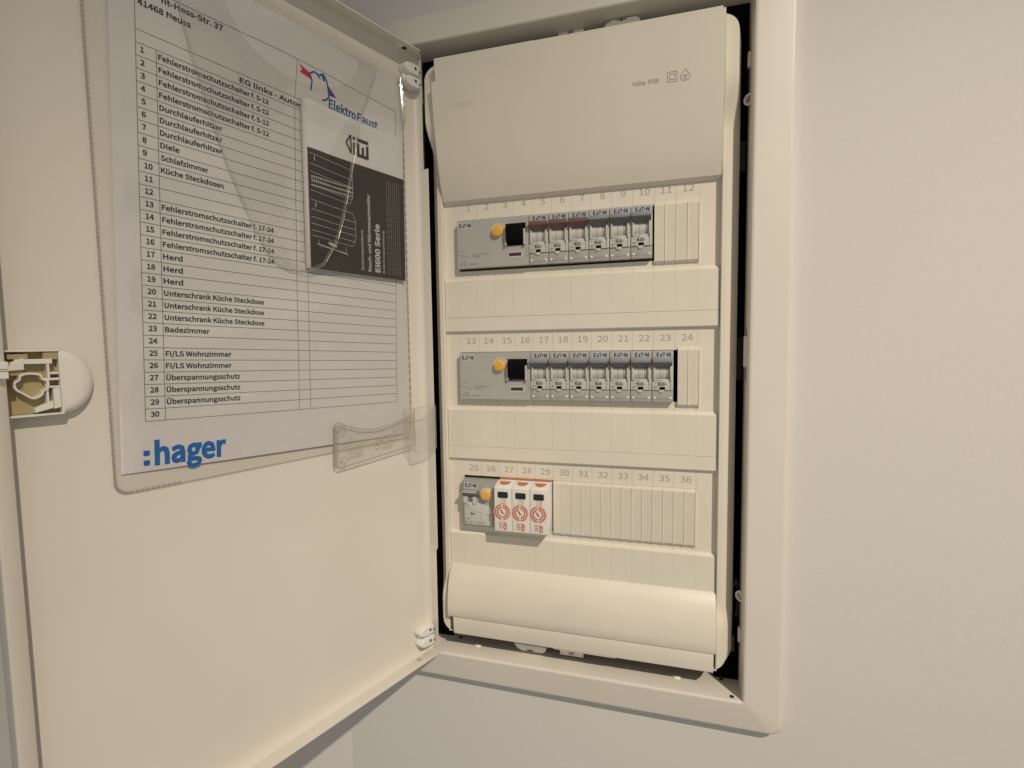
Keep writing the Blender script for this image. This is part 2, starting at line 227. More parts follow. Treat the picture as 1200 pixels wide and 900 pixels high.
# flat lettering from outline glyphs (cap height = 1000 units): style, character, advance | contour | contour ...
GLYPHS = r"""
S 306
S,379|84 -326 284 -171 345 25 309 162 199 217 99 182 57 85 98 -13 188 -45 154 -45 136 -85 21 -172
S-473|21 292 454 292 454 472 21 472
S.379|190 -63 286 -24 325 76 286 178 190 217 93 178 55 76 93 -24
S/535|-41 -286 137 -286 571 1125 393 1125
S0757|379 -61 529 -23 642 88 710 265 733 503 710 740 642 914 529 1024 379 1061 229 1024 116 914 49 740 26 503 49 265 116 88 229 -23|379 135 280 207 231 503 280 797 379 868 479 797 528 503 479 207
S1757|78 -42 710 -42 710 146 510 146 510 1042 363 1042 268 999 123 962 123 808 302 808 302 146 78 146
S2757|18 -42 731 -42 731 150 411 150 328 146 312 128 440 234 568 397 653 559 685 728 595 970 352 1062 165 1017 -8 875 125 743 242 846 332 872 439 829 475 717 451 599 372 459 233 295 18 92
S3757|361 -61 618 24 726 266 653 464 511 545 511 506 633 590 692 771 595 987 357 1061 184 1023 14 907 137 763 256 851 348 873 443 840 474 760 429 658 201 600 201 438 456 381 508 270 466 169 349 130 225 159 97 259 -20 113 147 -15
S4757|422 -42 623 -42 623 234 757 234 757 417 623 417 623 1042 421 1042 -15 370 -15 234 422 234|422 417 219 408 421 694 463 770 491 822 427 822 424 774 422 683
S5757|357 -61 495 -35 614 41 697 163 728 328 629 600 388 687 292 674 275 661 298 852 678 852 678 1042 111 1042 74 511 183 442 278 495 346 506 468 458 514 322 463 181 341 130 218 159 92 255 -23 106 147 -16
S6757|415 -62 646 41 743 306 657 575 423 665 281 627 227 562 258 685 307 799 373 855 451 872 520 856 614 782 743 921 599 1028 446 1061 288 1027 155 921 66 739 34 478 61 249 137 80 258 -25|244 388 321 462 397 483 500 438 536 307 496 172 411 128 297 191
S7757|224 -42 439 -42 461 262 505 485 588 689 735 912 735 1042 25 1042 25 852 491 860 390 711 304 499 253 268
S8757|382 -62 639 23 739 237 680 429 569 523 569 494 652 588 703 753 618 974 385 1060 158 978 66 764 114 603 204 513 204 545 84 443 18 246 123 23|439 596 324 656 270 764 301 846 383 877 475 839 509 743 488 658|384 119 264 161 218 262 249 366 319 435 466 362 529 242 492 156
S9757|321 -61 475 -26 606 85 694 273 726 543 699 763 621 926 499 1027 342 1062 112 960 16 694 101 427 333 335 479 374 532 439 500 316 451 202 388 146 316 129 241 145 141 219 17 78 163 -28|518 618 438 540 359 517 257 563 221 693 261 829 348 873 463 812
S:379|190 487 286 526 325 628 286 728 190 769 93 728 55 628 93 526|190 -63 286 -24 325 76 286 178 190 217 93 178 55 76 93 -24
SA829|-51 -41 163 -42 260 264 564 264 659 -42 881 -41 514 1042 314 1042|317 446 350 547 401 715 441 856 383 856 423 715 476 547 507 447
SB896|96 -42 458 -42 621 -23 755 39 846 145 878 296 812 485 674 557 674 518 777 596 823 760 710 981 439 1042 96 1042|305 618 305 858 413 858 565 827 607 739 568 655 407 618|305 143 305 435 433 435 612 397 664 297 610 185 433 143
SC870|515 -61 705 -19 882 120 757 264 629 162 520 136 410 160 327 230 271 345 251 503 272 659 329 772 414 840 524 864 620 842 735 755 857 902 702 1019 523 1061 329 1022 174 908 72 731 37 499 72 268 171 91 324 -22
SD939|96 -42 396 -42 609 -6 770 104 868 277 901 503 868 730 769 901 606 1007 391 1042 96 1042|305 146 305 856 373 856 515 832 609 767 666 659 686 503 666 347 608 237 515 170 373 146
SE804|96 -42 771 -42 771 150 305 150 305 430 685 430 685 622 305 622 305 852 756 852 756 1042 96 1042
SF753|96 -42 305 -42 305 407 687 407 687 597 305 597 305 852 756 852 756 1042 96 1042
SG940|530 -60 727 -25 881 75 881 560 468 560 468 371 681 371 681 176 631 149 544 135 418 161 329 231 272 345 251 503 273 659 332 771 422 840 541 864 650 841 764 756 886 902 730 1018 538 1061 337 1022 177 909 73 731 37 499 72 267 174 90 332 -22
SH993|96 -42 305 -42 305 430 688 430 688 -42 899 -42 899 1042 688 1042 688 623 305 623 305 1042 96 1042
SI400|96 -42 305 -42 305 1042 96 1042
SJ730|327 -62 569 42 641 287 641 1042 430 1042 430 311 396 173 308 137 237 156 144 262 -16 146 138 -15
SK881|96 -42 305 -42 305 301 429 451 711 -42 937 -35 565 617 891 1030 665 1042 246 540 305 540 305 1042 96 1042
SL741|96 -42 743 -42 743 150 305 150 305 1042 96 1042
SM1108|96 -42 293 -42 293 555 288 703 280 807 210 807 281 607 481 59 624 59 823 607 893 807 824 807 816 703 811 555 811 -42 1012 -42 1012 1042 789 1042 588 479 554 375 528 298 583 298 557 375 520 479 319 1042 96 1042
SN986|96 -42 298 -42 298 526 293 685 286 796 222 796 318 611 695 -42 891 -42 891 1042 687 1042 687 479 692 318 701 206 765 206 668 390 290 1042 96 1042
SO1012|506 -61 697 -21 847 95 942 273 976 503 942 733 846 909 696 1022 506 1061 316 1022 166 909 70 733 37 503 70 273 166 95 315 -21|506 136 404 160 324 230 271 346 251 503 271 660 324 773 403 841 506 864 609 841 688 773 742 660 761 503 742 346 688 230 609 160
SP864|96 -42 305 -42 305 356 431 356 591 376 722 440 809 551 840 707 809 863 719 970 586 1026 425 1042 96 1042|305 543 305 856 402 856 575 820 626 706 577 585 407 543
SR866|305 567 305 856 427 856 582 822 628 720 581 609 426 567|662 -42 889 -35 632 423 772 504 844 723 731 974 455 1042 96 1042 96 -42 305 -42 305 382 419 382
SS813|417 -61 693 31 800 264 730 464 569 571 425 633 326 685 287 763 321 833 429 864 536 843 663 758 782 904 609 1023 425 1061 171 977 66 754 145 557 295 459 440 396 545 338 580 256 541 173 415 136 284 166 134 273 3 122 202 -17
ST817|303 -42 514 -42 514 852 817 852 817 1042 0 1042 0 852 303 852
SU984|493 -60 649 -36 779 47 864 196 893 409 893 1042 688 1042 688 415 626 192 493 138 362 192 301 415 301 1042 92 1042 92 409 120 196 205 47 335 -36
SW1198|213 -42 430 -42 587 593 612 709 630 789 568 789 585 709 610 593 769 -42 989 -42 1213 1042 1006 1042 892 463 864 301 843 173 904 173 876 303 840 465 693 1042 512 1042 366 465 329 303 302 173 365 173 341 301 311 463 200 1042 -16 1042
SZ823|26 -42 801 -42 801 150 285 141 794 913 794 1042 74 1042 74 852 535 860 26 89
Sa768|294 -61 443 -26 554 47 509 47 519 -42 701 -42 701 461 634 708 407 804 223 768 54 680 143 520 275 592 377 612 468 569 484 503 319 474 166 414 69 320 36 190 110 4|332 127 269 145 248 197 301 282 493 332 493 202 415 147
Sb843|451 -61 591 -30 708 59 787 198 816 381 795 550 732 683 624 772 478 803 339 769 280 717 293 788 293 1128 84 1128 84 -42 262 -42 272 34 229 34 328 -32|425 131 362 144 293 187 293 533 371 590 443 610 562 551 601 382 548 194
Sc696|418 -61 561 -33 716 62 615 218 507 147 433 130 297 194 243 369 300 546 437 611 495 598 589 534 703 683 568 773 427 803 274 773 147 687 60 550 28 370 57 191 139 54 264 -31
Sd846|379 -61 520 -25 617 45 570 45 581 -42 762 -42 762 1128 553 1128 553 800 567 735 522 776 393 803 253 772 137 683 58 546 30 370 53 192 122 56 234 -31|410 132 290 191 244 370 298 547 421 611 488 597 553 555 553 208 483 151
Se756|425 -60 573 -37 726 39 643 196 525 138 444 125 300 184 251 301 730 299 739 370 741 417 656 696 407 804 262 772 142 684 59 547 28 370 59 191 143 55 270 -31|251 468 297 568 405 615 506 571 534 472
Sf443|3 598 104 598 104 -42 312 -42 312 598 469 598 469 783 312 783 312 853 332 938 382 961 406 958 487 929 537 1109 436 1139 355 1146 164 1069 104 866 104 780 3 773
Sg769|376 -384 677 -300 798 -86 714 86 497 133 351 133 273 151 261 176 269 202 277 212 308 200 379 192 598 271 689 488 668 596 647 612 779 603 779 783 485 783 440 796 368 803 148 722 53 499 88 357 152 281 152 308 101 257 68 154 93 57 137 14 137 43 61 -28 24 -148 128 -327|374 365 297 398 262 495 296 591 374 623 453 591 487 495 452 398|392 -212 262 -183 224 -119 234 -82 269 -45 299 -50 348 -53 474 -53 562 -69 579 -103 537 -173
Sh828|84 -42 293 -42 293 518 371 584 450 606 524 574 551 448 551 -42 760 -42 760 475 698 715 494 804 337 762 277 698 293 788 293 1128 84 1128
Si375|84 -42 293 -42 293 783 84 783|188 849 281 884 317 977 280 1068 188 1102 97 1068 61 977 96 884
Sj375|54 -373 240 -295 293 -90 293 783 85 783 85 -81 71 -164 27 -187 6 -185 -65 -165 -111 -340 -21 -366|188 849 280 884 317 977 280 1068 188 1102 96 1068 60 977 96 884
Sk753|84 -42 290 -42 290 180 382 288 581 -42 801 -34 512 439 770 771 547 783 234 393 290 393 290 1128 84 1128
Sl387|249 -60 306 -56 377 -38 345 136 292 128 295 128 297 127 293 144 293 1128 84 1128 84 142 121 -5
Sm1263|84 -42 293 -42 293 519 369 585 434 606 504 574 532 448 532 -42 740 -42 740 518 818 585 883 606 953 574 981 448 981 -42 1189 -42 1189 475 1128 715 926 805 775 758 686 681 634 758 473 804 329 761 227 675 278 675 265 783 84 783
Sn832|84 -42 293 -42 293 518 371 584 450 606 524 574 551 448 551 -42 760 -42 760 475 698 715 494 804 336 761 228 675 278 675 265 783 84 783
So827|413 -61 560 -31 684 54 768 190 798 370 768 550 684 687 560 773 413 803 266 773 143 687 59 550 28 370 59 190 143 54 267 -31|413 133 293 193 243 370 294 547 413 608 534 547 585 370 534 193
Sp846|84 -354 293 -354 293 -61 282 8 333 -35 452 -61 591 -30 708 59 787 198 816 381 795 550 732 683 624 772 478 803 336 767 230 697 277 697 264 783 84 783|425 131 363 144 293 187 293 533 371 590 443 610 562 551 601 382 548 194
Sq846|553 -354 762 -354 762 783 585 783 573 713 619 713 524 777 392 803 253 772 137 683 58 546 30 370 53 192 122 56 234 -31 379 -61 517 -27 568 24 553 -48|410 132 290 191 244 370 298 547 421 611 488 597 553 555 553 208 483 151
Sr529|84 -42 293 -42 293 463 367 575 443 605 468 603 541 583 581 771 505 798 447 803 312 754 223 648 278 648 266 783 84 783
Ss638|322 -61 550 13 634 203 547 383 381 465 281 510 251 559 268 597 343 620 415 604 519 542 631 687 483 775 337 803 121 733 38 549 122 378 282 298 386 249 422 192 402 148 321 122 221 143 93 224 -17 72 153 -28
St514|352 -61 436 -51 546 -20 500 158 419 130 392 126 332 151 313 230 313 598 515 598 515 783 313 783 313 992 128 992 115 781 -5 774 -5 598 105 598 105 224 158 19
Su828|339 -62 497 -19 602 74 552 74 562 -42 746 -42 746 783 538 783 538 233 460 157 382 135 309 166 282 291 282 783 73 783 73 266 134 25
Sv711|256 -42 461 -42 750 781 540 783 390 332 356 222 331 143 386 143 361 222 326 332 178 783 -40 781
Sw1094|211 -42 420 -42 533 387 560 494 577 571 516 571 534 494 560 389 674 -42 890 -42 1114 783 906 783 790 322 767 217 752 148 812 148 794 219 768 323 643 783 458 783 333 323 307 218 291 148 352 148 337 217 315 322 196 783 -18 783
Sx679|-41 -34 176 -42 288 153 325 220 350 264 310 264 339 219 377 152 499 -42 720 -33 464 375 701 775 486 783 382 599 348 536 328 496 370 496 346 538 310 600 198 783 -22 775 215 386
Sy711|145 -362 342 -278 453 -80 750 781 541 783 398 342 368 237 346 162 401 162 373 241 337 344 177 783 -40 780 271 -4 260 -41 205 -139 126 -174 111 -172 45 -151 0 -334 83 -357
Sz648|6 -42 650 -42 650 143 267 134 638 661 638 783 48 783 48 598 376 607 6 80
SÄ829|255 1046 342 1079 377 1167 342 1252 255 1285 171 1251 138 1167 171 1080|570 1046 655 1080 689 1167 655 1251 570 1285 484 1252 450 1167 484 1079|-51 -41 163 -42 260 264 564 264 659 -42 881 -41 514 1042 314 1042|317 446 350 547 401 715 441 856 383 856 423 715 476 547 507 447
SÜ984|493 -60 649 -36 779 47 864 196 893 409 893 1042 688 1042 688 415 626 192 493 138 362 192 301 415 301 1042 92 1042 92 409 120 196 205 47 335 -36|334 1046 421 1079 454 1167 420 1252 334 1285 249 1251 215 1167 249 1080|648 1046 733 1080 767 1167 733 1251 648 1285 562 1252 528 1167 562 1079
Sß877|595 -61 800 14 878 206 822 374 706 461 610 516 580 571 640 689 717 879 639 1069 422 1146 170 1047 84 793 84 -42 290 -42 290 757 330 911 423 954 483 930 505 868 444 731 366 550 534 338 668 193 651 149 582 123 520 135 409 203 318 41 460 -38
Sä768|294 -61 443 -26 554 47 509 47 519 -42 701 -42 701 461 634 708 407 804 223 768 54 680 143 520 275 592 377 612 468 569 484 503 319 474 166 414 69 320 36 190 110 4|332 127 269 145 248 197 301 282 493 332 493 202 415 147|260 851 347 886 382 971 347 1057 260 1092 174 1057 140 971 174 886|554 851 641 886 676 971 641 1057 554 1092 467 1057 432 971 467 886
Sö827|413 -61 560 -31 684 54 768 190 798 370 768 550 684 687 560 773 413 803 266 773 143 687 59 550 28 370 59 190 143 54 267 -31|413 133 293 193 243 370 294 547 413 608 534 547 585 370 534 193|268 851 353 886 388 971 353 1057 268 1092 180 1057 147 971 180 886|559 851 646 886 680 971 646 1057 559 1092 473 1057 439 971 473 886
Sü828|339 -62 497 -19 602 74 552 74 562 -42 746 -42 746 783 538 783 538 233 460 157 382 135 309 166 282 291 282 783 73 783 73 266 134 25|266 851 353 886 388 971 353 1057 266 1092 180 1057 146 971 180 886|559 851 646 886 681 971 646 1057 559 1092 474 1057 439 971 474 886
I 306
I,379|97 -278 258 -153 314 26 284 141 197 185 122 158 89 85 121 11 192 -15 193 -14 162 -103 58 -182
I-473|51 322 424 322 424 442 51 442
I.379|190 -31 262 -1 293 76 262 155 190 185 116 155 87 76 116 -1
I/535|-1 -256 115 -256 530 1095 415 1095
I0757|379 -30 514 4 616 105 680 272 702 503 680 733 616 897 514 997 379 1030 244 997 142 897 78 733 56 503 78 272 142 105 244 4|379 98 252 190 200 503 252 814 379 905 506 814 558 503 506 190
I1757|108 -12 680 -12 680 116 480 116 480 1012 370 1012 278 970 153 938 153 838 332 838 332 116 108 116
I2757|48 -12 701 -12 701 120 412 120 330 117 266 107 418 254 543 413 624 569 654 725 572 947 350 1030 179 989 37 873 126 784 227 873 334 904 463 852 506 718 480 588 397 442 255 274 48 79
I3757|359 -30 596 48 694 267 629 443 481 528 481 522 608 609 659 769 573 962 355 1030 196 995 59 901 141 804 243 879 350 904 465 864 507 759 450 633 231 577 231 462 477 407 541 271 488 145 350 98 212 132 102 217 23 118 160 13
I4757|452 -12 593 -12 593 264 727 264 727 387 593 387 593 1012 437 1012 15 361 15 264 452 264|452 387 175 385 395 710 437 785 472 852 458 852 454 773 452 682
I5757|357 -30 484 -6 593 63 669 174 697 326 605 577 385 656 300 645 245 620 270 882 648 882 648 1012 139 1012 105 527 184 477 268 523 349 537 492 481 545 322 487 158 344 99 205 131 97 213 20 112 159 12
I6757|412 -30 622 63 711 307 632 552 421 633 295 600 203 518 228 693 282 817 359 883 451 903 534 884 611 823 699 917 586 1000 446 1030 301 1000 179 902 95 731 64 478 90 258 162 99 272 2|210 397 306 489 399 515 525 459 567 307 521 151 411 94 272 171
I7757|257 -12 411 -12 431 266 476 493 561 703 705 921 705 1012 55 1012 55 882 535 884 417 698 333 490 282 263
I8757|382 -30 617 47 707 239 654 411 539 509 539 506 625 603 672 752 595 951 385 1028 180 954 98 762 140 619 234 526 234 531 110 425 50 248 144 48|447 558 301 634 237 762 278 869 383 909 498 862 540 744 515 644|383 88 242 137 186 260 223 382 313 471 488 385 562 244 514 132
I9757|321 -30 462 2 582 103 665 281 696 543 670 755 597 907 486 999 345 1030 135 937 47 693 126 450 335 367 465 401 557 483 529 308 476 184 403 118 316 98 229 117 146 179 61 83 175 0|551 609 454 514 357 485 232 541 190 693 236 850 348 907 489 832
I<757|718 183 719 317 388 438 191 512 191 501 388 574 719 697 718 830 40 563 40 449
IA829|-11 -12 141 -12 238 294 586 294 681 -12 840 -12 493 1012 335 1012|277 417 321 556 373 724 418 886 406 886 452 724 504 556 547 417
IB896|126 -12 456 -12 613 7 737 63 818 159 847 294 788 464 644 539 644 533 750 614 790 757 690 954 435 1012 126 1012|275 588 275 888 416 888 586 853 640 739 589 630 411 588|275 113 275 465 437 465 632 423 697 297 630 159 437 113
IC870|514 -30 692 8 839 124 753 223 642 134 520 105 396 133 302 211 242 336 221 503 243 668 305 791 401 868 524 895 633 870 730 797 814 897 689 992 523 1030 341 993 197 888 101 721 67 499 100 278 194 111 336 6
ID939|126 -12 394 -12 597 23 748 125 839 287 870 503 839 720 747 880 595 979 388 1012 126 1012|275 116 275 886 376 886 526 860 632 787 695 668 716 503 695 338 632 217 526 142 375 116
IE804|126 -12 741 -12 741 120 275 120 275 460 655 460 655 592 275 592 275 882 726 882 726 1012 126 1012
IF753|126 -12 275 -12 275 437 657 437 657 567 275 567 275 882 726 882 726 1012 126 1012
IG940|531 -30 715 4 851 92 851 530 498 530 498 401 711 401 711 159 641 120 543 105 406 133 305 211 242 336 221 503 244 668 309 791 410 868 542 895 663 868 759 797 843 897 717 990 538 1030 349 993 200 888 102 721 67 499 101 278 197 111 344 6
IH993|126 -12 275 -12 275 460 718 460 718 -12 869 -12 869 1012 718 1012 718 593 275 593 275 1012 126 1012
II400|126 -12 275 -12 275 1012 126 1012
IK881|126 -12 275 -12 275 312 433 501 728 -12 893 -10 529 620 846 1009 679 1012 260 510 275 510 275 1012 126 1012
IL741|126 -12 713 -12 713 120 275 120 275 1012 126 1012
IM1108|126 -12 263 -12 263 554 258 701 248 837 232 837 309 617 502 89 603 89 794 617 872 837 856 837 846 701 841 554 841 -12 982 -12 982 1012 810 1012 616 469 582 365 549 268 561 268 528 365 492 469 298 1012 126 1012
IN986|126 -12 268 -12 268 525 263 684 254 826 240 826 344 626 712 -12 861 -12 861 1012 717 1012 717 480 722 320 733 176 747 176 642 376 273 1012 126 1012
IP864|126 -12 275 -12 275 386 429 386 582 405 703 464 781 564 809 707 781 850 701 945 579 997 424 1012 126 1012|275 513 275 886 405 886 596 846 658 706 599 560 411 513
IR866|275 537 275 886 430 886 603 848 661 720 603 584 430 537|679 -12 845 -10 591 434 748 524 812 721 710 948 452 1012 126 1012 126 -12 275 -12 275 412 436 412
IS813|415 -30 672 55 767 265 705 444 554 544 412 606 303 663 253 763 300 858 428 895 548 871 657 798 738 897 597 995 426 1030 193 953 99 753 169 577 309 486 453 423 569 359 613 255 562 148 416 105 271 138 139 233 48 127 214 11
IT817|333 -12 484 -12 484 882 787 882 787 1012 30 1012 30 882 333 882
IV784|312 -12 475 -12 801 1012 647 1012 484 462 437 297 389 140 402 140 355 297 308 462 143 1012 -15 1012
IX782|6 -10 164 -12 311 265 350 342 388 420 379 420 421 342 461 264 614 -12 777 -10 480 510 757 1010 600 1012 463 750 428 681 395 610 404 610 365 681 328 751 189 1012 25 1010 301 517
Ia768|295 -30 431 2 545 77 535 77 546 -12 671 -12 671 457 609 686 404 772 233 739 95 668 155 561 265 620 380 644 494 590 520 479 328 445 183 388 96 305 68 192 133 28|332 96 247 120 214 199 282 308 523 371 523 186 428 119
Ib843|451 -30 578 -2 685 79 759 208 786 382 766 541 708 664 611 744 479 772 352 741 255 674 263 788 263 1098 114 1098 114 -12 236 -12 246 64 238 64 340 -4|429 100 351 115 263 170 263 548 358 618 446 642 588 571 632 381 573 174
Ic696|417 -30 550 -4 674 71 607 176 519 119 430 99 273 172 212 370 275 568 434 642 507 626 582 574 660 675 556 745 427 772 286 745 169 666 88 539 59 370 86 201 162 75 276 -3
Id846|378 -30 507 2 607 75 597 75 607 -12 732 -12 732 1098 583 1098 583 800 592 691 510 748 393 772 266 744 160 663 87 536 60 370 82 201 146 76 247 -3|407 100 265 170 213 371 273 568 417 642 500 626 583 571 583 194 497 123
Ie756|425 -30 564 -8 685 52 630 156 535 109 441 94 276 161 210 330 704 329 709 373 711 414 631 674 404 772 274 744 164 664 88 537 59 370 87 202 165 76 282 -3|209 441 274 591 405 647 531 593 573 442
If443|33 628 134 628 134 -12 282 -12 282 628 439 628 439 753 282 753 282 857 306 959 377 992 413 987 466 968 500 1089 430 1109 360 1116 189 1047 134 861 134 752 33 745
Ig769|375 -353 657 -275 764 -85 694 60 494 103 348 103 253 125 230 173 241 217 268 247 315 230 375 222 576 295 658 491 640 585 603 636 749 633 749 753 481 753 435 766 372 772 171 698 84 496 116 371 182 292 182 296 127 241 99 153 120 73 167 26 167 30 88 -45 57 -145 147 -300|374 332 273 376 230 495 273 614 374 656 477 614 519 495 476 376|393 -243 243 -209 192 -124 207 -67 258 -13 302 -20 349 -23 476 -23 581 -43 614 -105 556 -198
Ih828|114 -12 263 -12 263 532 357 611 452 638 550 595 581 452 581 -12 730 -12 730 471 673 694 492 773 351 734 255 654 263 788 263 1098 114 1098
Ii375|114 -12 263 -12 263 753 114 753|188 881 258 907 284 977 257 1044 188 1070 120 1044 94 977 120 907
Ik753|114 -12 260 -12 260 191 386 338 598 -12 757 -10 475 441 725 749 562 753 248 363 260 363 260 1098 114 1098
Il387|254 -30 301 -26 343 -16 321 102 294 98 288 98 271 106 263 141 263 1098 114 1098 114 146 146 17
Im1263|114 -12 263 -12 263 532 354 612 436 638 530 596 562 452 562 -12 710 -12 710 532 803 612 885 638 979 596 1011 452 1011 -12 1159 -12 1159 471 1102 694 924 773 790 731 680 636 615 732 473 772 344 734 238 645 251 645 239 753 114 753
In832|114 -12 263 -12 263 532 357 611 452 638 550 595 581 452 581 -12 730 -12 730 471 673 694 492 773 350 734 239 645 251 645 239 753 114 753
Io827|413 -30 548 -3 662 75 739 201 768 370 739 539 662 666 548 745 413 772 278 745 165 666 87 539 59 370 87 201 165 75 279 -3|413 99 268 172 212 370 268 568 413 641 559 568 616 370 559 172
Ir529|114 -12 263 -12 263 473 347 599 438 636 473 633 518 621 546 751 499 768 451 772 330 728 237 618 251 618 239 753 114 753
Is638|320 -30 528 37 601 202 525 361 368 438 260 486 217 556 246 621 342 651 426 633 512 582 587 679 472 746 339 772 142 709 71 550 144 400 295 325 407 273 456 194 424 123 323 92 209 115 101 184 26 81 164 0
It514|356 -30 430 -21 510 1 479 119 427 101 388 96 307 129 283 227 283 628 485 628 485 753 283 753 283 962 157 962 143 752 25 745 25 628 135 628 135 228 183 41
Iu828|342 -30 482 8 591 104 580 104 589 -12 716 -12 716 753 568 753 568 221 475 131 380 103 283 145 252 288 252 753 103 753 103 270 160 47
Iv711|277 -12 440 -12 709 752 562 753 418 323 384 213 353 113 364 113 333 213 298 323 156 753 1 752
Iw1094|234 -12 397 -12 504 394 530 501 553 601 540 601 563 501 589 397 697 -12 867 -12 1074 753 929 753 819 315 796 211 776 118 788 118 765 211 739 315 620 753 481 753 362 315 337 211 315 118 328 118 308 211 286 315 173 753 21 753
Iy711|140 -331 321 -255 426 -68 709 752 563 753 426 334 396 229 369 132 380 132 345 231 309 334 156 753 1 752 302 -2 288 -53 226 -162 131 -205 104 -201 66 -189 36 -313 88 -327
Iz648|36 -12 620 -12 620 113 222 110 608 670 608 753 78 753 78 628 420 630 36 71
I~757|512 379 618 414 720 530 631 595 570 518 517 499 399 561 246 628 140 593 38 475 128 412 187 489 241 508 360 446
Iä768|295 -30 431 2 545 77 535 77 546 -12 671 -12 671 457 609 686 404 772 233 739 95 668 155 561 265 620 380 644 494 590 520 479 328 445 183 388 96 305 68 192 133 28|332 96 247 120 214 199 282 308 523 371 523 186 428 119|261 883 324 909 350 971 324 1034 261 1059 197 1034 173 971 197 909|554 883 618 909 643 971 618 1034 554 1059 490 1034 465 971 490 909
Iü828|342 -30 482 8 591 104 580 104 589 -12 716 -12 716 753 568 753 568 221 475 131 380 103 283 145 252 288 252 753 103 753 103 270 160 47|266 883 330 909 355 971 330 1034 266 1059 203 1034 178 971 203 909|559 883 623 909 649 971 623 1034 559 1059 497 1034 471 971 497 909
I–731|51 329 680 329 680 438 51 438
I∆1364|194 79 194 -12 1168 -12 1168 79 762 1012 602 1012|993 119 367 119 557 560 685 875 675 875 802 560
B 306
B0757|379 -82 539 -41 659 77 729 260 753 503 729 744 659 926 539 1042 379 1082 219 1042 99 925 29 744 6 503 29 260 99 77 218 -41|379 160 298 219 251 503 298 785 379 843 460 785 507 503 460 219
B1757|58 -62 730 -62 730 166 530 166 530 1062 359 1062 261 1018 103 977 103 788 282 788 282 166 58 166
B2757|-2 -62 751 -62 751 170 411 170 327 166 342 142 455 221 585 386 672 553 705 730 611 986 353 1082 156 1035 -38 876 125 716 251 828 331 851 423 814 454 715 432 606 356 470 219 309 -2 100
B3757|362 -82 632 8 748 265 669 478 531 557 531 495 650 577 713 772 609 1003 358 1082 176 1042 -15 911 133 736 265 832 347 852 427 824 453 760 415 675 181 616 181 422 442 363 486 270 451 185 348 150 234 178 93 287 -48 109 139 -34
B4757|402 -62 643 -62 643 214 777 214 777 437 643 437 643 1062 410 1062 -35 376 -35 214 402 214|402 437 248 424 438 684 481 761 503 802 406 802 404 775 402 683
B5757|357 -81 503 -54 628 26 716 155 749 330 644 616 390 707 286 694 294 688 316 832 698 832 698 1062 92 1062 53 501 182 419 285 475 344 486 452 443 492 323 447 196 340 151 227 177 88 283 -51 102 138 -35
B6757|417 -83 662 26 764 306 673 590 424 686 272 645 243 591 277 680 324 787 382 837 451 852 511 837 616 755 773 924 607 1047 446 1081 279 1046 139 934 47 745 14 478 41 244 121 68 249 -44|266 382 331 444 395 462 483 423 515 308 479 186 412 151 314 205
B7757|202 -62 457 -62 481 259 524 479 606 680 755 906 755 1062 5 1062 5 832 462 843 373 720 285 505 233 271
B8757|382 -83 653 6 761 236 697 440 589 532 589 487 670 578 725 754 634 990 385 1081 143 994 45 765 96 593 184 505 184 554 67 455 -4 244 108 7|433 622 339 671 291 765 317 830 383 855 459 824 488 742 469 667|384 141 279 177 239 264 267 356 323 411 451 347 507 242 477 172
B9757|321 -81 485 -44 623 72 713 267 746 543 718 769 637 939 508 1046 340 1083 96 975 -5 694 85 412 332 314 488 356 516 410 481 322 434 214 379 164 316 149 250 164 138 246 -12 74 154 -47|495 624 428 558 361 538 274 577 242 693 278 816 347 851 446 798
BB896|76 -62 459 -62 626 -42 767 22 864 136 899 297 828 499 694 569 694 508 794 584 844 762 723 998 441 1062 76 1062|325 638 325 838 411 838 552 809 585 739 554 673 405 638|325 163 325 415 431 415 599 380 641 297 596 202 431 163
BE804|76 -62 791 -62 791 170 325 170 325 410 705 410 705 642 325 642 325 832 776 832 776 1062 76 1062
BN986|76 -62 318 -62 318 526 313 686 307 776 209 776 300 602 683 -62 911 -62 911 1062 667 1062 667 479 672 317 679 226 777 226 686 400 302 1062 76 1062
BS813|419 -82 708 15 821 263 747 477 578 588 433 651 341 700 309 763 335 816 430 843 529 824 667 732 811 908 617 1042 423 1082 157 994 44 755 128 544 286 442 431 378 529 324 558 256 527 189 414 157 292 184 131 300 -26 118 194 -36
BT817|283 -62 534 -62 534 832 837 832 837 1062 -20 1062 -20 832 283 832
BV784|275 -62 512 -62 868 1061 610 1062 436 476 389 311 352 190 439 190 403 311 356 476 180 1062 -82 1061
Ba768|293 -82 451 -44 560 27 491 27 502 -62 721 -62 721 464 651 722 409 824 217 787 27 689 135 493 282 573 374 591 451 555 459 519 314 494 155 431 51 331 16 188 94 -12|333 147 284 161 270 195 314 265 473 306 473 212 406 165
Be756|425 -81 579 -56 753 30 652 223 519 157 447 146 315 199 279 283 748 279 759 369 761 420 673 711 409 825 253 791 127 698 40 555 8 370 39 184 128 40 263 -50|279 487 312 553 405 593 489 556 507 492
Bg769|377 -405 690 -317 820 -87 728 104 499 153 353 153 287 168 283 178 287 192 283 188 304 181 381 171 614 255 710 486 687 604 676 596 799 583 799 803 488 803 444 816 366 823 133 737 32 500 70 348 132 274 132 316 83 268 47 155 75 47 117 6 117 51 44 -17 2 -151 115 -344|374 387 313 413 283 495 312 576 374 601 437 576 466 495 436 413|391 -191 275 -165 245 -116 252 -92 276 -67 297 -70 348 -73 472 -73 548 -87 556 -103 524 -155
Bh828|64 -62 313 -62 313 509 381 566 448 585 506 560 531 446 531 -62 780 -62 780 477 715 730 496 825 328 780 292 728 313 787 313 1148 64 1148
Bi375|64 -62 313 -62 313 803 64 803|188 827 296 868 338 977 296 1083 188 1123 81 1083 40 977 81 868
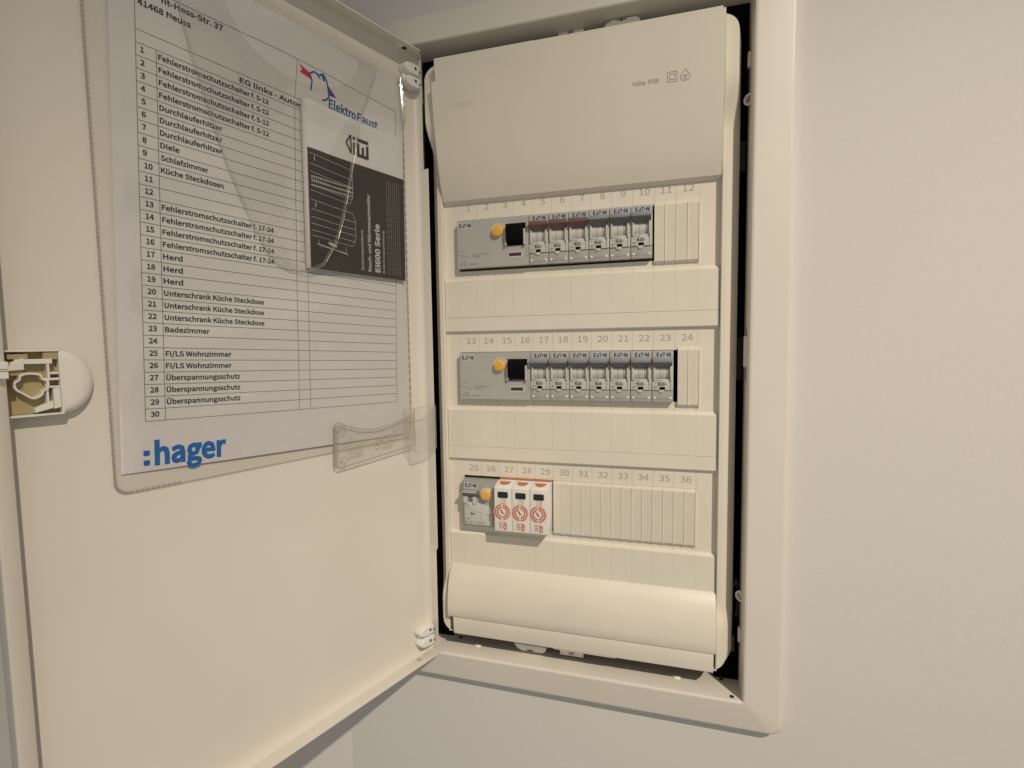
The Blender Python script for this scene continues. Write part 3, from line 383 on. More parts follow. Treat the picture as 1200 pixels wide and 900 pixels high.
Br529|64 -62 313 -62 313 457 380 559 446 585 465 584 556 559 604 784 509 817 445 823 300 771 214 668 297 668 284 803 64 803
"""
_gl = {}
for _l in GLYPHS.strip('\n').split('\n'):
    _p = _l.split('|'); _gl[_l[:2]] = (int(_p[0][2:]), [list(map(int, q.split())) for q in _p[1:]])
_gt = {}
def glyph_mesh(k):
    if k not in _gl: print('missing glyph', k)
    if k not in _gt:
        adv, loops = _gl.get(k) or (400, [])
        cu = bpy.data.curves.new('t', 'CURVE'); cu.dimensions = '2D'; cu.fill_mode = 'BOTH'
        for q in loops:
            sp_ = cu.splines.new('POLY'); sp_.points.add(len(q)//2-1); sp_.use_cyclic_u = True
            for i in range(0, len(q), 2): sp_.points[i//2].co = (q[i]/1000, q[i+1]/1000, 0, 1)
        ob = bpy.data.objects.new('t', cu); COL.objects.link(ob)
        me = bpy.data.meshes.new_from_object(ob.evaluated_get(bpy.context.evaluated_depsgraph_get()))
        _gt[k] = (adv/1000, [tuple(v.co) for v in me.vertices], [list(p.vertices) for p in me.polygons])
        bpy.data.objects.remove(ob); bpy.data.curves.remove(cu); bpy.data.meshes.remove(me)
    return _gt[k]
def text(mb, s, x, y, cap, width=None, style='S', align='l', z=0, rot=0, mi=0):
    out, faces, pen = [], [], 0.0
    for ch in s:
        adv, v, f = glyph_mesh(style+ch)
        o = len(out); out += [(p[0]+pen, p[1]) for p in v]; faces += [[o+a for a in t] for t in f]; pen += adv
    if not out: return
    x0 = min(p[0] for p in out); x1 = max(p[0] for p in out)
    kx = (width/(x1-x0)) if width else cap
    ox = {'l': 0, 'c': -(x1-x0)*kx/2, 'r': -(x1-x0)*kx}[align]; c, d = cos(rot), sin(rot); pts = []
    for p in out:
        a = (p[0]-x0)*kx+ox; b = p[1]*cap
        pts.append((x+a*c-b*d, y+a*d+b*c, z))
    mb.add(pts, faces, mi)
def rect(mb, x0, x1, y0, y1, z, mi=0): mb.add([(x0,y0,z),(x1,y0,z),(x1,y1,z),(x0,y1,z)], [[0,1,2,3]], mi)
def stroke(mb, pts, w, z, mi=0):
    for a, b in zip(pts, pts[1:]):
        t = Vector((b[0]-a[0], b[1]-a[1])); l = t.length or 1; nx, ny = -t.y/l*w/2, t.x/l*w/2
        mb.add([(a[0]-nx,a[1]-ny,z),(b[0]-nx,b[1]-ny,z),(b[0]+nx,b[1]+ny,z),(a[0]+nx,a[1]+ny,z)], [[0,1,2,3]], mi)
def sm(a, b, t):
    t = max(0, min(1, (t-a)/(b-a))); return t*t*(3-2*t)
def lerp(xs, ys, x):
    if x <= xs[0]: return ys[0]
    for i in range(1, len(xs)):
        if x <= xs[i]: return ys[i-1]+(ys[i]-ys[i-1])*(x-xs[i-1])/(xs[i]-xs[i-1])
    return ys[-1]
def maker_logo(mb, x, y, h, w, z, mi=0):       # the five-letter maker's mark on the breakers
    k = w/10.0
    text(mb, 'E', x, y, h, 2.0*k, 'B', z=z, mi=mi)
    mb.add([(x+2.3*k,y,z),(x+3.3*k,y,z),(x+4.1*k,y+h*.7,z),(x+3.6*k,y+h,z)], [[0,1,2,3]], mi)
    mb.add([(x+3.3*k,y,z),(x+4.2*k,y,z),(x+3.85*k,y+h*.4,z)], [[0,1,2]], mi)
    text(mb, 'T', x+4.2*k, y, h, 2.1*k, 'B', z=z, mi=mi)
    rect(mb, x+6.4*k, x+7.3*k, y+h*.33, y+h*.68, z, mi)
    text(mb, 'N', x+7.7*k, y, h, 2.5*k, 'B', z=z, mi=mi)

# ------------------------------------------------------------------ setting: the wall
ZW = 6.0        # wall surface
m = MB()
ox0, ox1, oy0, oy1 = -46, 264, -420, 182      # hole for the flush box
def wallrect(x0, x1, y0, y1): m.box(x0, x1, y0, y1, -110, ZW)
wallrect(-138, ox0, -1600, 2600); wallrect(ox1, 3200, -1600, 2600); wallrect(ox0, ox1, oy1, 2600); wallrect(ox0, ox1, -1600, oy0)
# beyond x=-138 the plaster turns a little towards the room
m.ext([(-138, ZW), (-138, -110), (-2500, -110), (-2500, 480)], -1600, 2600, 'y')
wall = m.build('wall', M['wall'], kind='structure', smooth=0)

# ------------------------------------------------------------------ cabinet: trim frame, box, door
IX0, IX1, IY0, IY1 = -41, 257, -410.6, 174.5    # inner opening of the trim
OX0, OX1, OY0, OY1 = -71, 288, -438, 202
cab = thing('distribution_board', 'cream flush-mounted distribution board in the wall with its door swung open', 'fuse box', (108, -438, 6))
def loc_of(o): return Vector(o.location)
def under(o, parent):               # parent while keeping panel coordinates
    o.parent = parent; o.matrix_parent_inverse = Matrix.Identity(4)
    o.location = Vector(o.location)-loc_of(parent); return o
# trim: loop of profile stations mitred round the opening
prof = [(0, -13), (0, 16.2), (.6, 17.6), (1.8, 18.2), (2.6, 18.12), (26.8, 15.6), (27.8, 15.45), (29.0, 14.8), (29.7, 13.9), (30, 12.6), (30, 5.0), (6, 5.0), (3, -13)]
m = MB(); rings = []
ext = {'l': IX0-OX0, 'r': OX1-IX1, 'b': IY0-OY0, 't': OY1-IY1}
def rr(cx, cy, sx, sy, ex, ey, steps=7):
    """corner stations going from the horizontal side to the vertical side"""
    return
for t, z in prof:
    k = t/30.0
    x0, x1 = IX0-ext['l']*k, IX1+ext['r']*k; y0, y1 = IY0-ext['b']*k, IY1+ext['t']*k
    r = 1.0+8.2*sin(k*pi*.6); loop = []
    for cx, cy, a0 in ((x1-r, y1-r, 0), (x0+r, y1-r, pi/2), (x0+r, y0+r, pi), (x1-r, y0+r, 1.5*pi)):
        for i in range(11):
            a = a0+pi/2*i/10; loop.append((cx+r*cos(a), cy+r*sin(a), z))
    rings.append(loop)
n_ = len(rings[0]); v = [p for l in rings for p in l]; f = []
for i in range(len(rings)):
    a, b = i*n_, ((i+1) % len(rings))*n_
    f += [[a+j, a+(j+1) % n_, b+(j+1) % n_, b+j] for j in range(n_)]
m.add(v, f); m.box(-22, 236, IY0-1.2, IY0-.04, -27, -12.9); frame = under(m.build('trim_frame', M['frame'], smooth=40), cab)
# small fittings on the inner ledges of the trim
for x in (10, 203.7):
    mm = MB(); mm.cyl(0, 0, 4.0, 0, 1.6, 18, 3.0); o = mm.build('ledge_stud', M['white'], frame, bevel=.3)
    o.location = B(x, IY0+.2, -3)-loc_of(cab)-loc_of(frame)+loc_of(cab)-loc_of(frame)*0; o.rotation_euler = (0, 0, 0)
    o.rotation_euler = Euler((radians(-90), 0, 0)); o.location = B(x, IY0+.2, -3)-(loc_of(cab)+loc_of(frame))
for y in (92, -326):
    mm = MB(); mm.ring(0, 0, 4.6, 3.3, 0, 1.8, n=22); mm.cyl(0, 0, 3.3, 0, .5, 18, mi=1)
    o = mm.build('side_ring', [M['white'], M['steel']], frame, bevel=.25)
    o.rotation_euler = Euler((0, 0, radians(-42))); o.location = B(IX1-.4, y, -1)-(loc_of(cab)+loc_of(frame))
for y, h in ((-113, 26), (-363, 13), (125, 12)):
    mm = MB(); mm.box(-1.6, 1.2, -h/2, h/2, -2.5, 2.5)
    o = mm.build('side_clip', M['white'], frame, bevel=.9); o.location = B(IX1-.5, y, 2.5 if h > 20 else -5)-(loc_of(cab)+loc_of(frame))
for y0, y1 in ((-101, -94), (-138, -126.2)):
    mm = MB(); mm.box(-.25, .4, y0, y1, -.6, .6)
    o = mm.build('clip_slot', M['hole'], frame); o.location = B(IX1-.2, 0, 2.6)-(loc_of(cab)+loc_of(frame))
for x, z in ((242.4, -10), (249, 13), (-13, -12)):
  mm = MB(); mm.cyl(x, -z, 1.8, 0, .5, 14)
  o = mm.build('ledge_hole', M['hole'], frame); o.rotation_euler = Euler((radians(-90), 0, 0)); o.location = B(0, IY0+.05, 0)-(loc_of(cab)+loc_of(frame))

# flush box behind the cover
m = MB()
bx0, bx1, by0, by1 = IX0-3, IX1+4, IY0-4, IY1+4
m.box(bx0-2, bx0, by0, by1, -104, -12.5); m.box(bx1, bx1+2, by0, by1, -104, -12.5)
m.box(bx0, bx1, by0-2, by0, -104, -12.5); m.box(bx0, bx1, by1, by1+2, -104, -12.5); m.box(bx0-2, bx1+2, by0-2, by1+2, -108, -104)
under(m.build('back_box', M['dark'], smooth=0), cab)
# bundle of dark wiring seen through the gap at the lower right
for k, (x0, r) in enumerate(((253, 2.4), (255.5, 2.0), (250.5, 2.6))):
    m = MB(); pts = [(x0+1.2*sin(i*.7+k), -398+i*9, -34+4*sin(i*.9+k*2)) for i in range(14)]
    m.tube(pts, r, 8); under(m.build('wire', M['black'], smooth=60), cab)

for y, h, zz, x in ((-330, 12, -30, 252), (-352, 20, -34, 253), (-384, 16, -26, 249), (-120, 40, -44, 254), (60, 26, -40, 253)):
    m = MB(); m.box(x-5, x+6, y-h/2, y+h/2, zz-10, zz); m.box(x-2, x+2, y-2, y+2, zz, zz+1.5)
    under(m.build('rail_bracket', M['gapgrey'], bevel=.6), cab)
# door: local axes u (towards the hinge), v up, w out of the inner face
TH = radians(19.351413); PHI = pi/2-TH
DO = Vector((-18.0, -104.9, -31.5))
HU, FU, TV, BV, RH = -49.5, -358.9, 267.0, -303.5, 16.0
m = MB()
m.box(FU, HU, BV, TV, -1.4, 0)                                    # inner face sheet
door = m.build('door', M['paint'], smooth=0, bevel=.2)
door.parent = cab; door.location = B(*DO)-loc_of(cab); door.rotation_euler = (0, 0, PHI)
def onpart(o, parent): o.parent = parent; return o
# folded rim: four flanges; hinge side is cut back at top and bottom like the pressed sheet
m = MB()
for v0_, v1_, h_ in ((165.5, TV-1.2, 7.6), (-196.0, 165.5, 13.6), (BV+1.2, -201.5, 11.4)):
    m.ext([(HU-1.1, -1.2), (HU, -1.2), (HU, h_-.5), (HU-.4, h_), (HU-1.1, h_)], v0_, v1_, 'y')
m.ext([(-196, 11.4), (-196, 13.6), (-201.5, 11.4)], HU-1.1, HU, 'x'); m.box(HU-1.1, HU, -201.5, -196, -1.2, 11.4)
m.ext([(FU+1.2, -1.2), (HU, -1.2), (HU, 7.6), (-59.5, RH), (FU+1.2, RH)], TV-1.2, TV, 'y')
m.ext([(FU+1.2, -1.2), (HU, -1.2), (HU, 11.4), (-54.5, RH), (FU+1.2, RH)], BV, BV+1.2, 'y')
onpart(m.build('door_rim', M['paint'], smooth=30, bevel=.25), door)
m = MB()                                                          # free edge: hollow lip with a rolled return
m.ext([(FU, -1.2), (FU-.4, 6), (FU, RH-1.2), (FU+.9, RH), (FU+7.8, RH-4.0), (FU+8.3, RH-4.8), (FU+7.8, RH-5.4), (FU+1.4, RH-1.6), (FU+1.2, -1.2)], BV, TV, 'y')
onpart(m.build('door_lip', M['paint'], smooth=40, bevel=.15), door)
m = MB()                                                          # soft swage along the edges of the pan
for a, b in (((HU-1.2, 0), (HU-6, 0)),):
    m.ext([(HU-1.1, -.2), (HU-1.1, 4.5), (HU-1.8, 2.6), (HU-3.0, 1.2), (HU-5.2, .35), (HU-8, .02), (HU-8, -.2)], BV+2, TV-2, 'y')
m.ext([(BV+1.2, -.2), (BV+1.2, 4.5), (BV+1.9, 2.6), (BV+3.1, 1.2), (BV+5.5, .35), (BV+9, .02), (BV+9, -.2)], FU+3, HU-1.2, 'x')
m.ext([(TV-1.2, -.2), (TV-1.2, 4.5), (TV-1.9, 2.6), (TV-3.1, 1.2), (TV-5.5, .35), (TV-9, .02), (TV-9, -.2)], FU+3, HU-1.2, 'x')
onpart(m.build('pan_fillet', M['paint'], smooth=60), door)
# keyhole slots pressed in the hinge flange
for v0 in (47.0, 34.8, -64.6, -80.2):
    m = MB(); m.cyl(0, 0, 2.9, -.4, .12, 20); m.box(-.9, .9, 0, 8.5, -.4, .12)
    m.ring(0, 0, 3.7, 2.9, -.4, .35, n=20, mi=1)
    o = onpart(m.build('keyhole_slot', [M['numprint'], M['paint']], smooth=40), door)
    o.location = B(HU, v0, 7.6); o.rotation_euler = (0, 0, radians(90))
# hinge knuckles
for v0, s in ((246.0, 1), (-284.5, -1)):
    m = MB()
    for dv, uu, hh in ((6.0, -63.5, 10.0), (-5.2, -62.5, 10.0)):
        m.ext([(uu-8.6, dv-.6*s), (uu-6.4, dv-4.0*s), (uu-1, dv-5.2*s), (uu+6, dv-5.0*s), (uu+9.6, dv-3.4*s), (uu+9.6, dv+4.2*s), (uu+3, dv+4.8*s), (uu-5, dv+3.6*s), (uu-8.2, dv+1.6*s)], .2, hh, 'z')
    m.box(-69, -51.6, -9, 9, 0, 5)
    o = onpart(m.build('hinge', M['white'], bevel=1.7, seg=3, smooth=60), door); o.location = B(0, v0, 0)
    m = MB()
    for dv in (6.4, -4.6): m.cyl(-59.5, v0+dv, 1.3, 9.95, 10.25, 14); m.cyl(-54.6, v0+dv-1.5, 1.0, 9.95, 10.25, 12)
    onpart(m.build('hinge_screw', M['hole'], smooth=0), door)
m = MB(); m.cyl(0, 0, 2.3, -.2, .3, 18); o = onpart(m.build('drain_hole', M['numprint'], smooth=0), door)
o.location = B(-73.8, BV+1.15, 8); o.rotation_euler = Euler((radians(-90), 0, 0))
m = MB(); m.cyl(0, 0, 2.2, -.2, .3, 18); o = onpart(m.build('drain_hole', M['hole'], smooth=0), door)
o.location = B(-71.5, TV-1.15, 9); o.rotation_euler = Euler((radians(90), 0, 0))
m = MB(); m.cyl(0, 0, 3.0, -.2, .8, 18); m.cyl(3, -7.5, 2.6, -.2, .8, 18); o = onpart(m.build('rim_stud', M['white'], smooth=0, bevel=.3), door)
o.location = B(-77.5, TV-1.15, 9); o.rotation_euler = Euler((radians(90), 0, 0))

# door lock: open-backed housing, quatrefoil collar, fins, and the half-round knob guard
LU, LV = -339.0, -16.5
def flat(x, y, z): return (x+1.2, y, .4+z*.46)
m = MB()                                                                     # tray and walls, open to the front
m.box(-361, -329, 0.2, 1.2, 2, 16.8); m.box(-361, -329, -33.8, -32.8, 2, 16.8)
m.box(-352, -329, -32.8, .2, 1.0, 3.0)
m.box(-329.8, -328.4, -32.8, .2, 2, 16.2); m.box(-352.5, -351.2, -32.8, -9, 2, 16)
onpart(m.build('lock_housing', M['lockw'], door, bevel=.3, warp=flat), door)
m = MB(); m.box(-351, -330, -32.6, .1, 3.02, 4.2)
m.box(-350, -342, -3.5, -1.0, 4.2, 14); m.box(-336, -330, -4, -.3, 4.2, 15.2); m.box(-350.8, -344, -12, -9, 4.2, 12)
onpart(m.build('lock_tray', M['locky'], smooth=0, bevel=.25, warp=flat), door)
m = MB()
ctl = [(135,-10),(125,30),(90,45),(75,75),(20,98),(-20,90),(-65,60),(-110,35),(-135,5),(-135,-30),(-95,-55),(-85,-85),(-30,-100),(40,-95),(75,-85),(90,-50),(125,-40)]
pts = []
for i in range(len(ctl)):
    p0, p1, p2, p3 = (Vector(ctl[(i+k) % len(ctl)]) for k in (-1, 0, 1, 2))
    for j in range(4):
        t = j/4; c = .5*(2*p1+(p2-p0)*t+(2*p0-5*p1+4*p2-p3)*t*t+(3*p1-p0-3*p2+p3)*t**3)
        pts.append((LU-2.6+c.x*.0529, LV-1.2-c.y*.0708))
inn = [((p[0]-LU+2.6)*.86+LU-2.6, (p[1]-LV+1.2)*.86+LV-1.2) for p in pts]; nn = len(pts)
v = [(*p, 4) for p in pts]+[(*p, 17.2) for p in pts]+[(*p, 17.2) for p in inn]+[(*p, 6) for p in inn]
f = []
for i in range(nn):
    j = (i+1) % nn
    for a, b in ((0, 1), (1, 2), (2, 3)): f.append([a*nn+i, a*nn+j, b*nn+j, b*nn+i])
f.append([3*nn+i for i in range(nn)][::-1]); m.add(v, f, 0)
m.m[-1] = 1
onpart(m.build('lock_collar', [M['lockw'], M['locky']], smooth=40, warp=flat), door)
m = MB()
m.box(-347.5, -332.5, -6.2, -3.6, 4, 15.8); m.ext([(-349, -5), (-344, -3), (-344, -9), (-350.5, -9.5)], 4, 16, 'z')
m.ext([(-341, -29.5), (-333.2, -26.0), (-333.2, -30), (-340.8, -32)], 4, 15.8, 'z')
m.ext([(-333, -19.5), (-330, -19.2), (-330, -29.8), (-333, -30.6)], 4, 16.2, 'z')
m.box(-336.5, -330, -15.2, -13.9, 4, 15.6); m.box(-334.8, -333.8, -14, -5, 4, 15.6); m.box(-333.8, -330, -12.0, -10.8, 4, 15.6)
m.box(-335.8, -334.8, -30, -17, 4, 15.6); m.box(-335, -330, -19.2, -18.2, 4, 15.8)
onpart(m.build('lock_fin', M['lockw'], smooth=0, bevel=.25, warp=flat), door)
m = MB()
def dome2(a, b):      # b sweeps the half circle, a climbs from the door to the crown
    ang = (b-.5)*pi; k = cos(a*pi/2)**.55
    return (-328.8+15.2*cos(ang)*k, LV+17.6*sin(ang)*(.62+.38*k), .2+16.4*sin(a*pi/2))
m.grid(14, 24, dome2)
ns = 24; m.add([dome2(0, 0), dome2(.5, 0), dome2(1, 0), dome2(1, 1), dome2(.5, 1), dome2(0, 1)], [[0,1,2,3,4,5]])
onpart(m.build('lock_knob', M['lockw'], smooth=50, warp=flat), door)
m = MB(); m.box(-372, -350.5, -9.2, -4.6, 9.5, 18.4); m.box(-366, -351, -8.2, -5.2, 18.4, 19.2); m.box(-372, -350.6, -13.0, -9.2, 11, 17.6)
onpart(m.build('lock_bolt', M['lockw'], smooth=0, bevel=.5), door)

# ------------------------------------------------------------------ touch-guard cover with rails and flaps
cov = thing('breaker_cover', 'cream moulded cover plate with rows of numbered slots filling the open cabinet', 'cover plate', (108, -390, 0))
PX = [18.163*i for i in range(13)]
XL, XR = -15.2, 235.8
def zr(y):      # height of the side rails
    return 6+11*sm(66, 106, y)+4.5*max(0, min(1, (-339-y)/14))**.8
def put(o): return under(o, cov)
# base: strips round the three device windows, cut into cells by fine score lines
m = MB(); G = .11
WY = [(-33.2, 14.0), (-156.7, -111.0), (-282.0, -233.2)]
m.box(XL, -.6, -330, 40, -3, 0); m.box(218.6, XR, -330, 40, -3, 0)
ys = [40]+[y for a, b in WY for y in (b, a)]+[-330]
for i in range(0, 8, 2):
    y1, y0 = ys[i], ys[i+1]; m.box(-.6, 218.6, y0, y1, -3, -.35)
    for j in range(12): m.box(PX[j]+G-(.6 if j == 0 else 0), PX[j+1]-G+(.6 if j == 11 else 0), y0, y1, -.35, 0)
put(m.build('cover_base', M['cover'], smooth=0))
# side rails
def rail(side):
    m = MB(); rows = []
    st = [-391, -390.4, -389, -386.5, -383, -378, -370, -362, -356, -350, -345, -340, -336, -330]+[-320+i*28 for i in range(14)]+[68, 74, 80, 86, 92, 98, 104, 112, 130, 142, 146, 149, 151, 152.4, 153]
    for y in st:
        z = zr(y); e0 = max(0, 12-(y+391)); e1 = max(0, 12-(153-y)); e = max(e0, e1)
        c = 12-math.sqrt(max(0, 144-e*e)); kx = (z-6)*.45
        # outward coordinate a (0 = inner foot), mirrored for the left side
        rows.append([(0, -3), (0, z-.7), (.7, z), (4.6+kx-c, z), (5.4+kx-c, z-.8), (14.8-c, -10), (14.8-c-1.5, -12), (0, -12)])
    k = len(rows[0]); v = []
    for y, r in zip(st, rows):
        for a, z in r: v.append(((XR+a) if side > 0 else (XL-a), y, z))
    f = [[i*k+j, i*k+(j+1) % k, (i+1)*k+(j+1) % k, (i+1)*k+j] for i in range(len(st)-1) for j in range(k)]
    f += [list(range(k)), list(range((len(st)-1)*k, len(st)*k))[::-1]]
    m.add(v, f); return put(m.build('side_rail', M['cover'], smooth=32))
rail(1); rail(-1)
# raised slats between the windows, each cell scored, with a bevelled upper edge
for yt, yl, yb in ((-40.2, -77.6, -91.5), (-165.0, -203.6, -216.4), (-289.6, -330, -331)):
    m = MB(); xs = [XL+.4]+[PX[i] for i in range(13)]+[XR-.6]
    for i in range(14):
        a, b = xs[i]+(.05 if i else 0), xs[i+1]-(.05 if i < 13 else 0)
        m.ext([(yt, .0), (yt-.4, .9), (yt-2.6, 3.0), (yl+.2, 3.0), (yl+.2, 0)], a, b, 'x')
    m.box(XL+.4, XR-.6, yl+.2, yt-2.8, 0, 2.84)
    if yb < yl-2:
        m.ext([(yl-.2, 0), (yl-.2, 2.85), (yl-.5, 3.05), (yb+1.0, 3.1), (yb+.2, 2.5), (yb, 0)], XL+.4, XR-.6, 'x'); m.box(XL+.4, XR-.6, yl-.2, yl+.2, 0, 2.6)
    put(m.build('cover_slat', M['cover'], smooth=25))
# upper flap
def zf(y): return lerp([30.2, 30.8, 33.0, 40, 48, 60, 75, 90, 105, 122, 140, 158], [.4, 1.6, 4.8, 7.6, 10.3, 13.6, 17.0, 19.9, 22.3, 24.4, 26.0, 27.2], y)
m = MB()
def flap(x0, x1, y0, y1, n=16):
    P = sorted([(y0+(y1-y0)*i/n) for i in range(n+1)]+([30.8, 33.0] if y0 < 40 else []))
    poly = [(y, zf(y)) for y in P]+[(y1, 4), (y0+6, -2.0)]
    m.ext(poly, x0, x1, 'x')
flap(-10.4, 233.4, 30.2, 153.6, 30); flap(-14.2, -10.4, 30.2, 135, 24); flap(233.4, 235.4, 30.2, 152, 28)
m.box(-10.4, 82, 153.6, 154.2, 10, 26.4)
top = put(m.build('upper_flap', M['cover'], smooth=25))
m = MB(); zt = zf(112)+.25
text(m, 'hager', 4, 110.5, 5.6, 21, 'S', z=zf(110)+.2, mi=0)  # flat letters; their darker tint stands in for the shading of raised lettering
o = m.build('emboss_shade_mark', M['emboss_shade'], smooth=0, warp=lambda x, y, z: (x, y, zf(y)+.1)); o.parent = top; o.location = -loc_of(cov)-loc_of(top)
m = MB()
text(m, 'Volta  IP30', 164.5, 105.6, 3.1, 21, 'I', z=zt)
for a, w in ((0, 3.6), (1.6, 2.0)):
    cx, cy = 196, 108.4
    stroke(m, [(cx-w, cy-w), (cx+w, cy-w), (cx+w, cy+w), (cx-w, cy+w), (cx-w, cy-w)], .45, zt)
cx, cy = 205.8, 108.2
stroke(m, [(cx-4, cy-.5), (cx, cy+4.6), (cx+4, cy-.5), (cx+2.2, cy-3.6), (cx-2.2, cy-3.6), (cx-4, cy-.5)], .45, zt)
stroke(m, [(cx-2.2, cy), (cx+2.2, cy)], .4, zt); text(m, '25', cx, cy-2.6, 2.0, None, 'I', 'c', z=zt)
# follow the flap surface
o = m.build('printed_mark', M['faint'], smooth=0, warp=lambda x, y, z: (x, y, zf(y)+.12)); o.parent = top; o.location = -loc_of(cov)-loc_of(top)
# lower flap: bulging apron and straight foot
m = MB()
pr_ = [(-323.6, 0), (-323.8, 3.2), (-325, 4.6), (-329, 7.8), (-334.5, 10.9), (-341, 13.3), (-348, 15.0), (-356, 16.0), (-364, 16.4), (-372.2, 16.2), (-373.4, 15.5), (-373.6, 2)]
def side(y): return 0
m.ext(pr_, XL+.6, XR-.4, 'x')
put(m.build('lower_flap', M['cover'], smooth=40, bevel=.3))
m = MB(); m.ext([(-373.7, 2), (-373.8, 15.2), (-382, 15.0), (-390.4, 14.2), (-391.4, 13.4), (-391.6, 2)], XL+6.0, XR-2.2, 'x')
m.box(92, 150, -392.1, -391.55, 4, 13.4)
foot = put(m.build('flap_foot', M['cover'], smooth=40, bevel=.3))
# fasteners peeping out under and over the cover
def lug(x, y, s):
    m = MB(); m.ext([(x-17, y), (x-13, y-4.5*s), (x-8, y-6.4*s), (x+12, y-6.4*s), (x+15.5, y-4*s), (x+16, y)], -8, 1.5, 'z'); o = put(m.build('turn_lug', M['white'], bevel=.8, smooth=40))
    c = MB(); c.box(x-1, x+1, y-5.2*s-1, y-5.2*s+1, 1.5, 1.75); c.box(x-4, x+4, y-5.2*s-.4, y-5.2*s+.4, 1.5, 1.75)
    q = c.build('lug_cross', M['ink2'], smooth=0); q.parent = o; q.location = -loc_of(cov)-loc_of(o)
def bracket(x, y, s):
    m = MB(); m.box(x-11.5, x+11.5, y-7*s, y+4*s, -6, -4.6); o = put(m.build('screw_bracket', M['white'], bevel=.4, smooth=40))
    c = MB(); c.cyl(x, y-3.4*s, 3.0, -4.6, -3.4, 18); c.box(x-2, x+2, y-3.4*s-.35, y-3.4*s+.35, -3.4, -3.3, 1)
    q = c.build('screw', [M['steel'], M['hole']], bevel=.3); q.parent = o; q.location = -loc_of(cov)-loc_of(o)
lug(66, -399.5, 1); bracket(106, -400.5, 1); lug(154, 166.5, -1); bracket(109, 167, -1)
# position numbers 1 to 36
for k, y in enumerate((23.4, -103.0, -228.2)):
    m = MB()
    for j in range(12): text(m, str(12*k+j+1), 18.163*(j+.5)+1.0, y, 5.5, (3.2 if 12*k+j+1 == 1 else 4.4 if 12*k+j < 9 else 9.4), 'I', 'c', z=.06)
    put(m.build('position_number', M['numprint'], smooth=0))

# ------------------------------------------------------------------ blanking strips
def blank(x0, n, w, y, label):
    t = thing('blanking_strip', label, 'blanking strip', (x0, y-26, 0), 'blanking strips closing unused slots')
    for i in range(n):
        m = MB(); a, b = i*w+.03, (i+1)*w-.03
        m.ext([(0, -8), (0, 1.2), (2.2, 3.0), (49.4, 3.0), (52, 1.2), (52, -8)], a, b, 'x')
        m.ext([(b-.7, 2.8), (b-.45, 3.5), (b-.2, 3.6), (b+.75, 2.8)], 1.6, 50.0, 'y')
        m.build('blank_segment', M['cover_tint'], t, smooth=0, bevel=.12)
    return t
blank(182.0, 4, 9.2, -10.4, 'cream ribbed blanking strip of four segments under numbers 11 and 12')
blank(202.2, 2, 8.95, -134.8, 'narrow two-segment cream blanking strip under number 24, right of a black gap')
blank(90.8, 14, 9.1, -259.4, 'long cream blanking strip of many segments beside the white surge arresters')

# ------------------------------------------------------------------ devices
def rcd(k, label):
    t = thing('residual_current_device', label, 'residual current device', (.6, -31.2-125*k, 0), 'wide residual current devices at the row starts')
    H = 44.8; Wd = 70.2
    m = MB(); m.box(0, 48, 0, H, -30, 7); m.box(67.6, Wd, 0, H, -30, 7); m.box(48, 67.6, 0, 18.0, -30, 7); m.box(48, 67.6, 38.4, H, -30, 7); m.box(48, 67.6, 18, 38.4, -30, 2.5)
    m.build('body', M['grey'], t, smooth=0)
    m = MB(); m.ext([(38.2, 3.0), (37.2, 11.5), (32, 13.4), (22, 12.2), (19.8, 9.5), (19.2, 3.0)], 49.8, 65.8, 'x')
    m.build('toggle', M['black'], t, bevel=.5)
    for x in (48.1, 65.95):
        m = MB(); m.box(x, x+1.55, 18.2, 32.5, 3, 10.4); m.build('toggle_cheek', M['label'], t, bevel=.4)
    m = MB(); m.cyl(40.6, 32.2, 5.7, 7, 9.6, 30, 5.5); m.cyl(40.6, 32.2, 4.8, 9.6, 11.0, 30, 4.5, mi=1); m.ring(40.6, 32.2, 7.4, 6.1, 6.5, 7.25, n=30, mi=2)
    m.build('test_button', [M['yellow2'], M['yellow'], M['label']], t, bevel=.25)
    m = MB(); m.box(50.2, 64.6, 6.8, 12.6, 6.5, 7.35); m.box(51.4, 63.2, 8.6, 11.6, 7.2, 7.5, 1)
    m.build('indicator', [M['label'], M['brownslot']], t, smooth=0)
    m = MB(); rect(m, 1.4, 14.2, 37.0, 42.6, 7.05); maker_logo(m, 2.2, 38.0, 3.5, 11.4, 7.1, 1)
    m.build('maker_mark', [M['label'], M['blueink']], t, smooth=0)
    m = MB(); z = 7.06
    stroke(m, [(2, 15.6), (8.6, 16.2)], .3, z); stroke(m, [(0, 12.5), (3, 12.2), (12.4, 9.8)], .3, z)
    text(m, 'I∆n=0,03A typ A', 15, 11.6, 1.5, 16, 'I', z=z); text(m, '∆t<40ms', 15, 9.6, 1.3, 8, 'I', z=z); text(m, 'AC 230V', 2.2, 5.2, 1.3, 6, 'I', z=z)
    text(m, 'In 40 – 163.4', 2.2, 2.4, 1.9, 18, 'I', z=z); text(m, '2', 67.6, 14, 1.6, None, 'I', z=z); text(m, '4', 67.6, 11, 1.6, None, 'I', z=z); text(m, '6', 67.6, 8, 1.6, None, 'I', z=z)
    m.build('lettering', M['ink2'], t, smooth=0)
    return t
rcd(0, 'wide grey residual current device with black switch below numbers 1 to 4, top row')
rcd(1, 'wide grey residual current device with black switch below numbers 13 to 16, middle row')

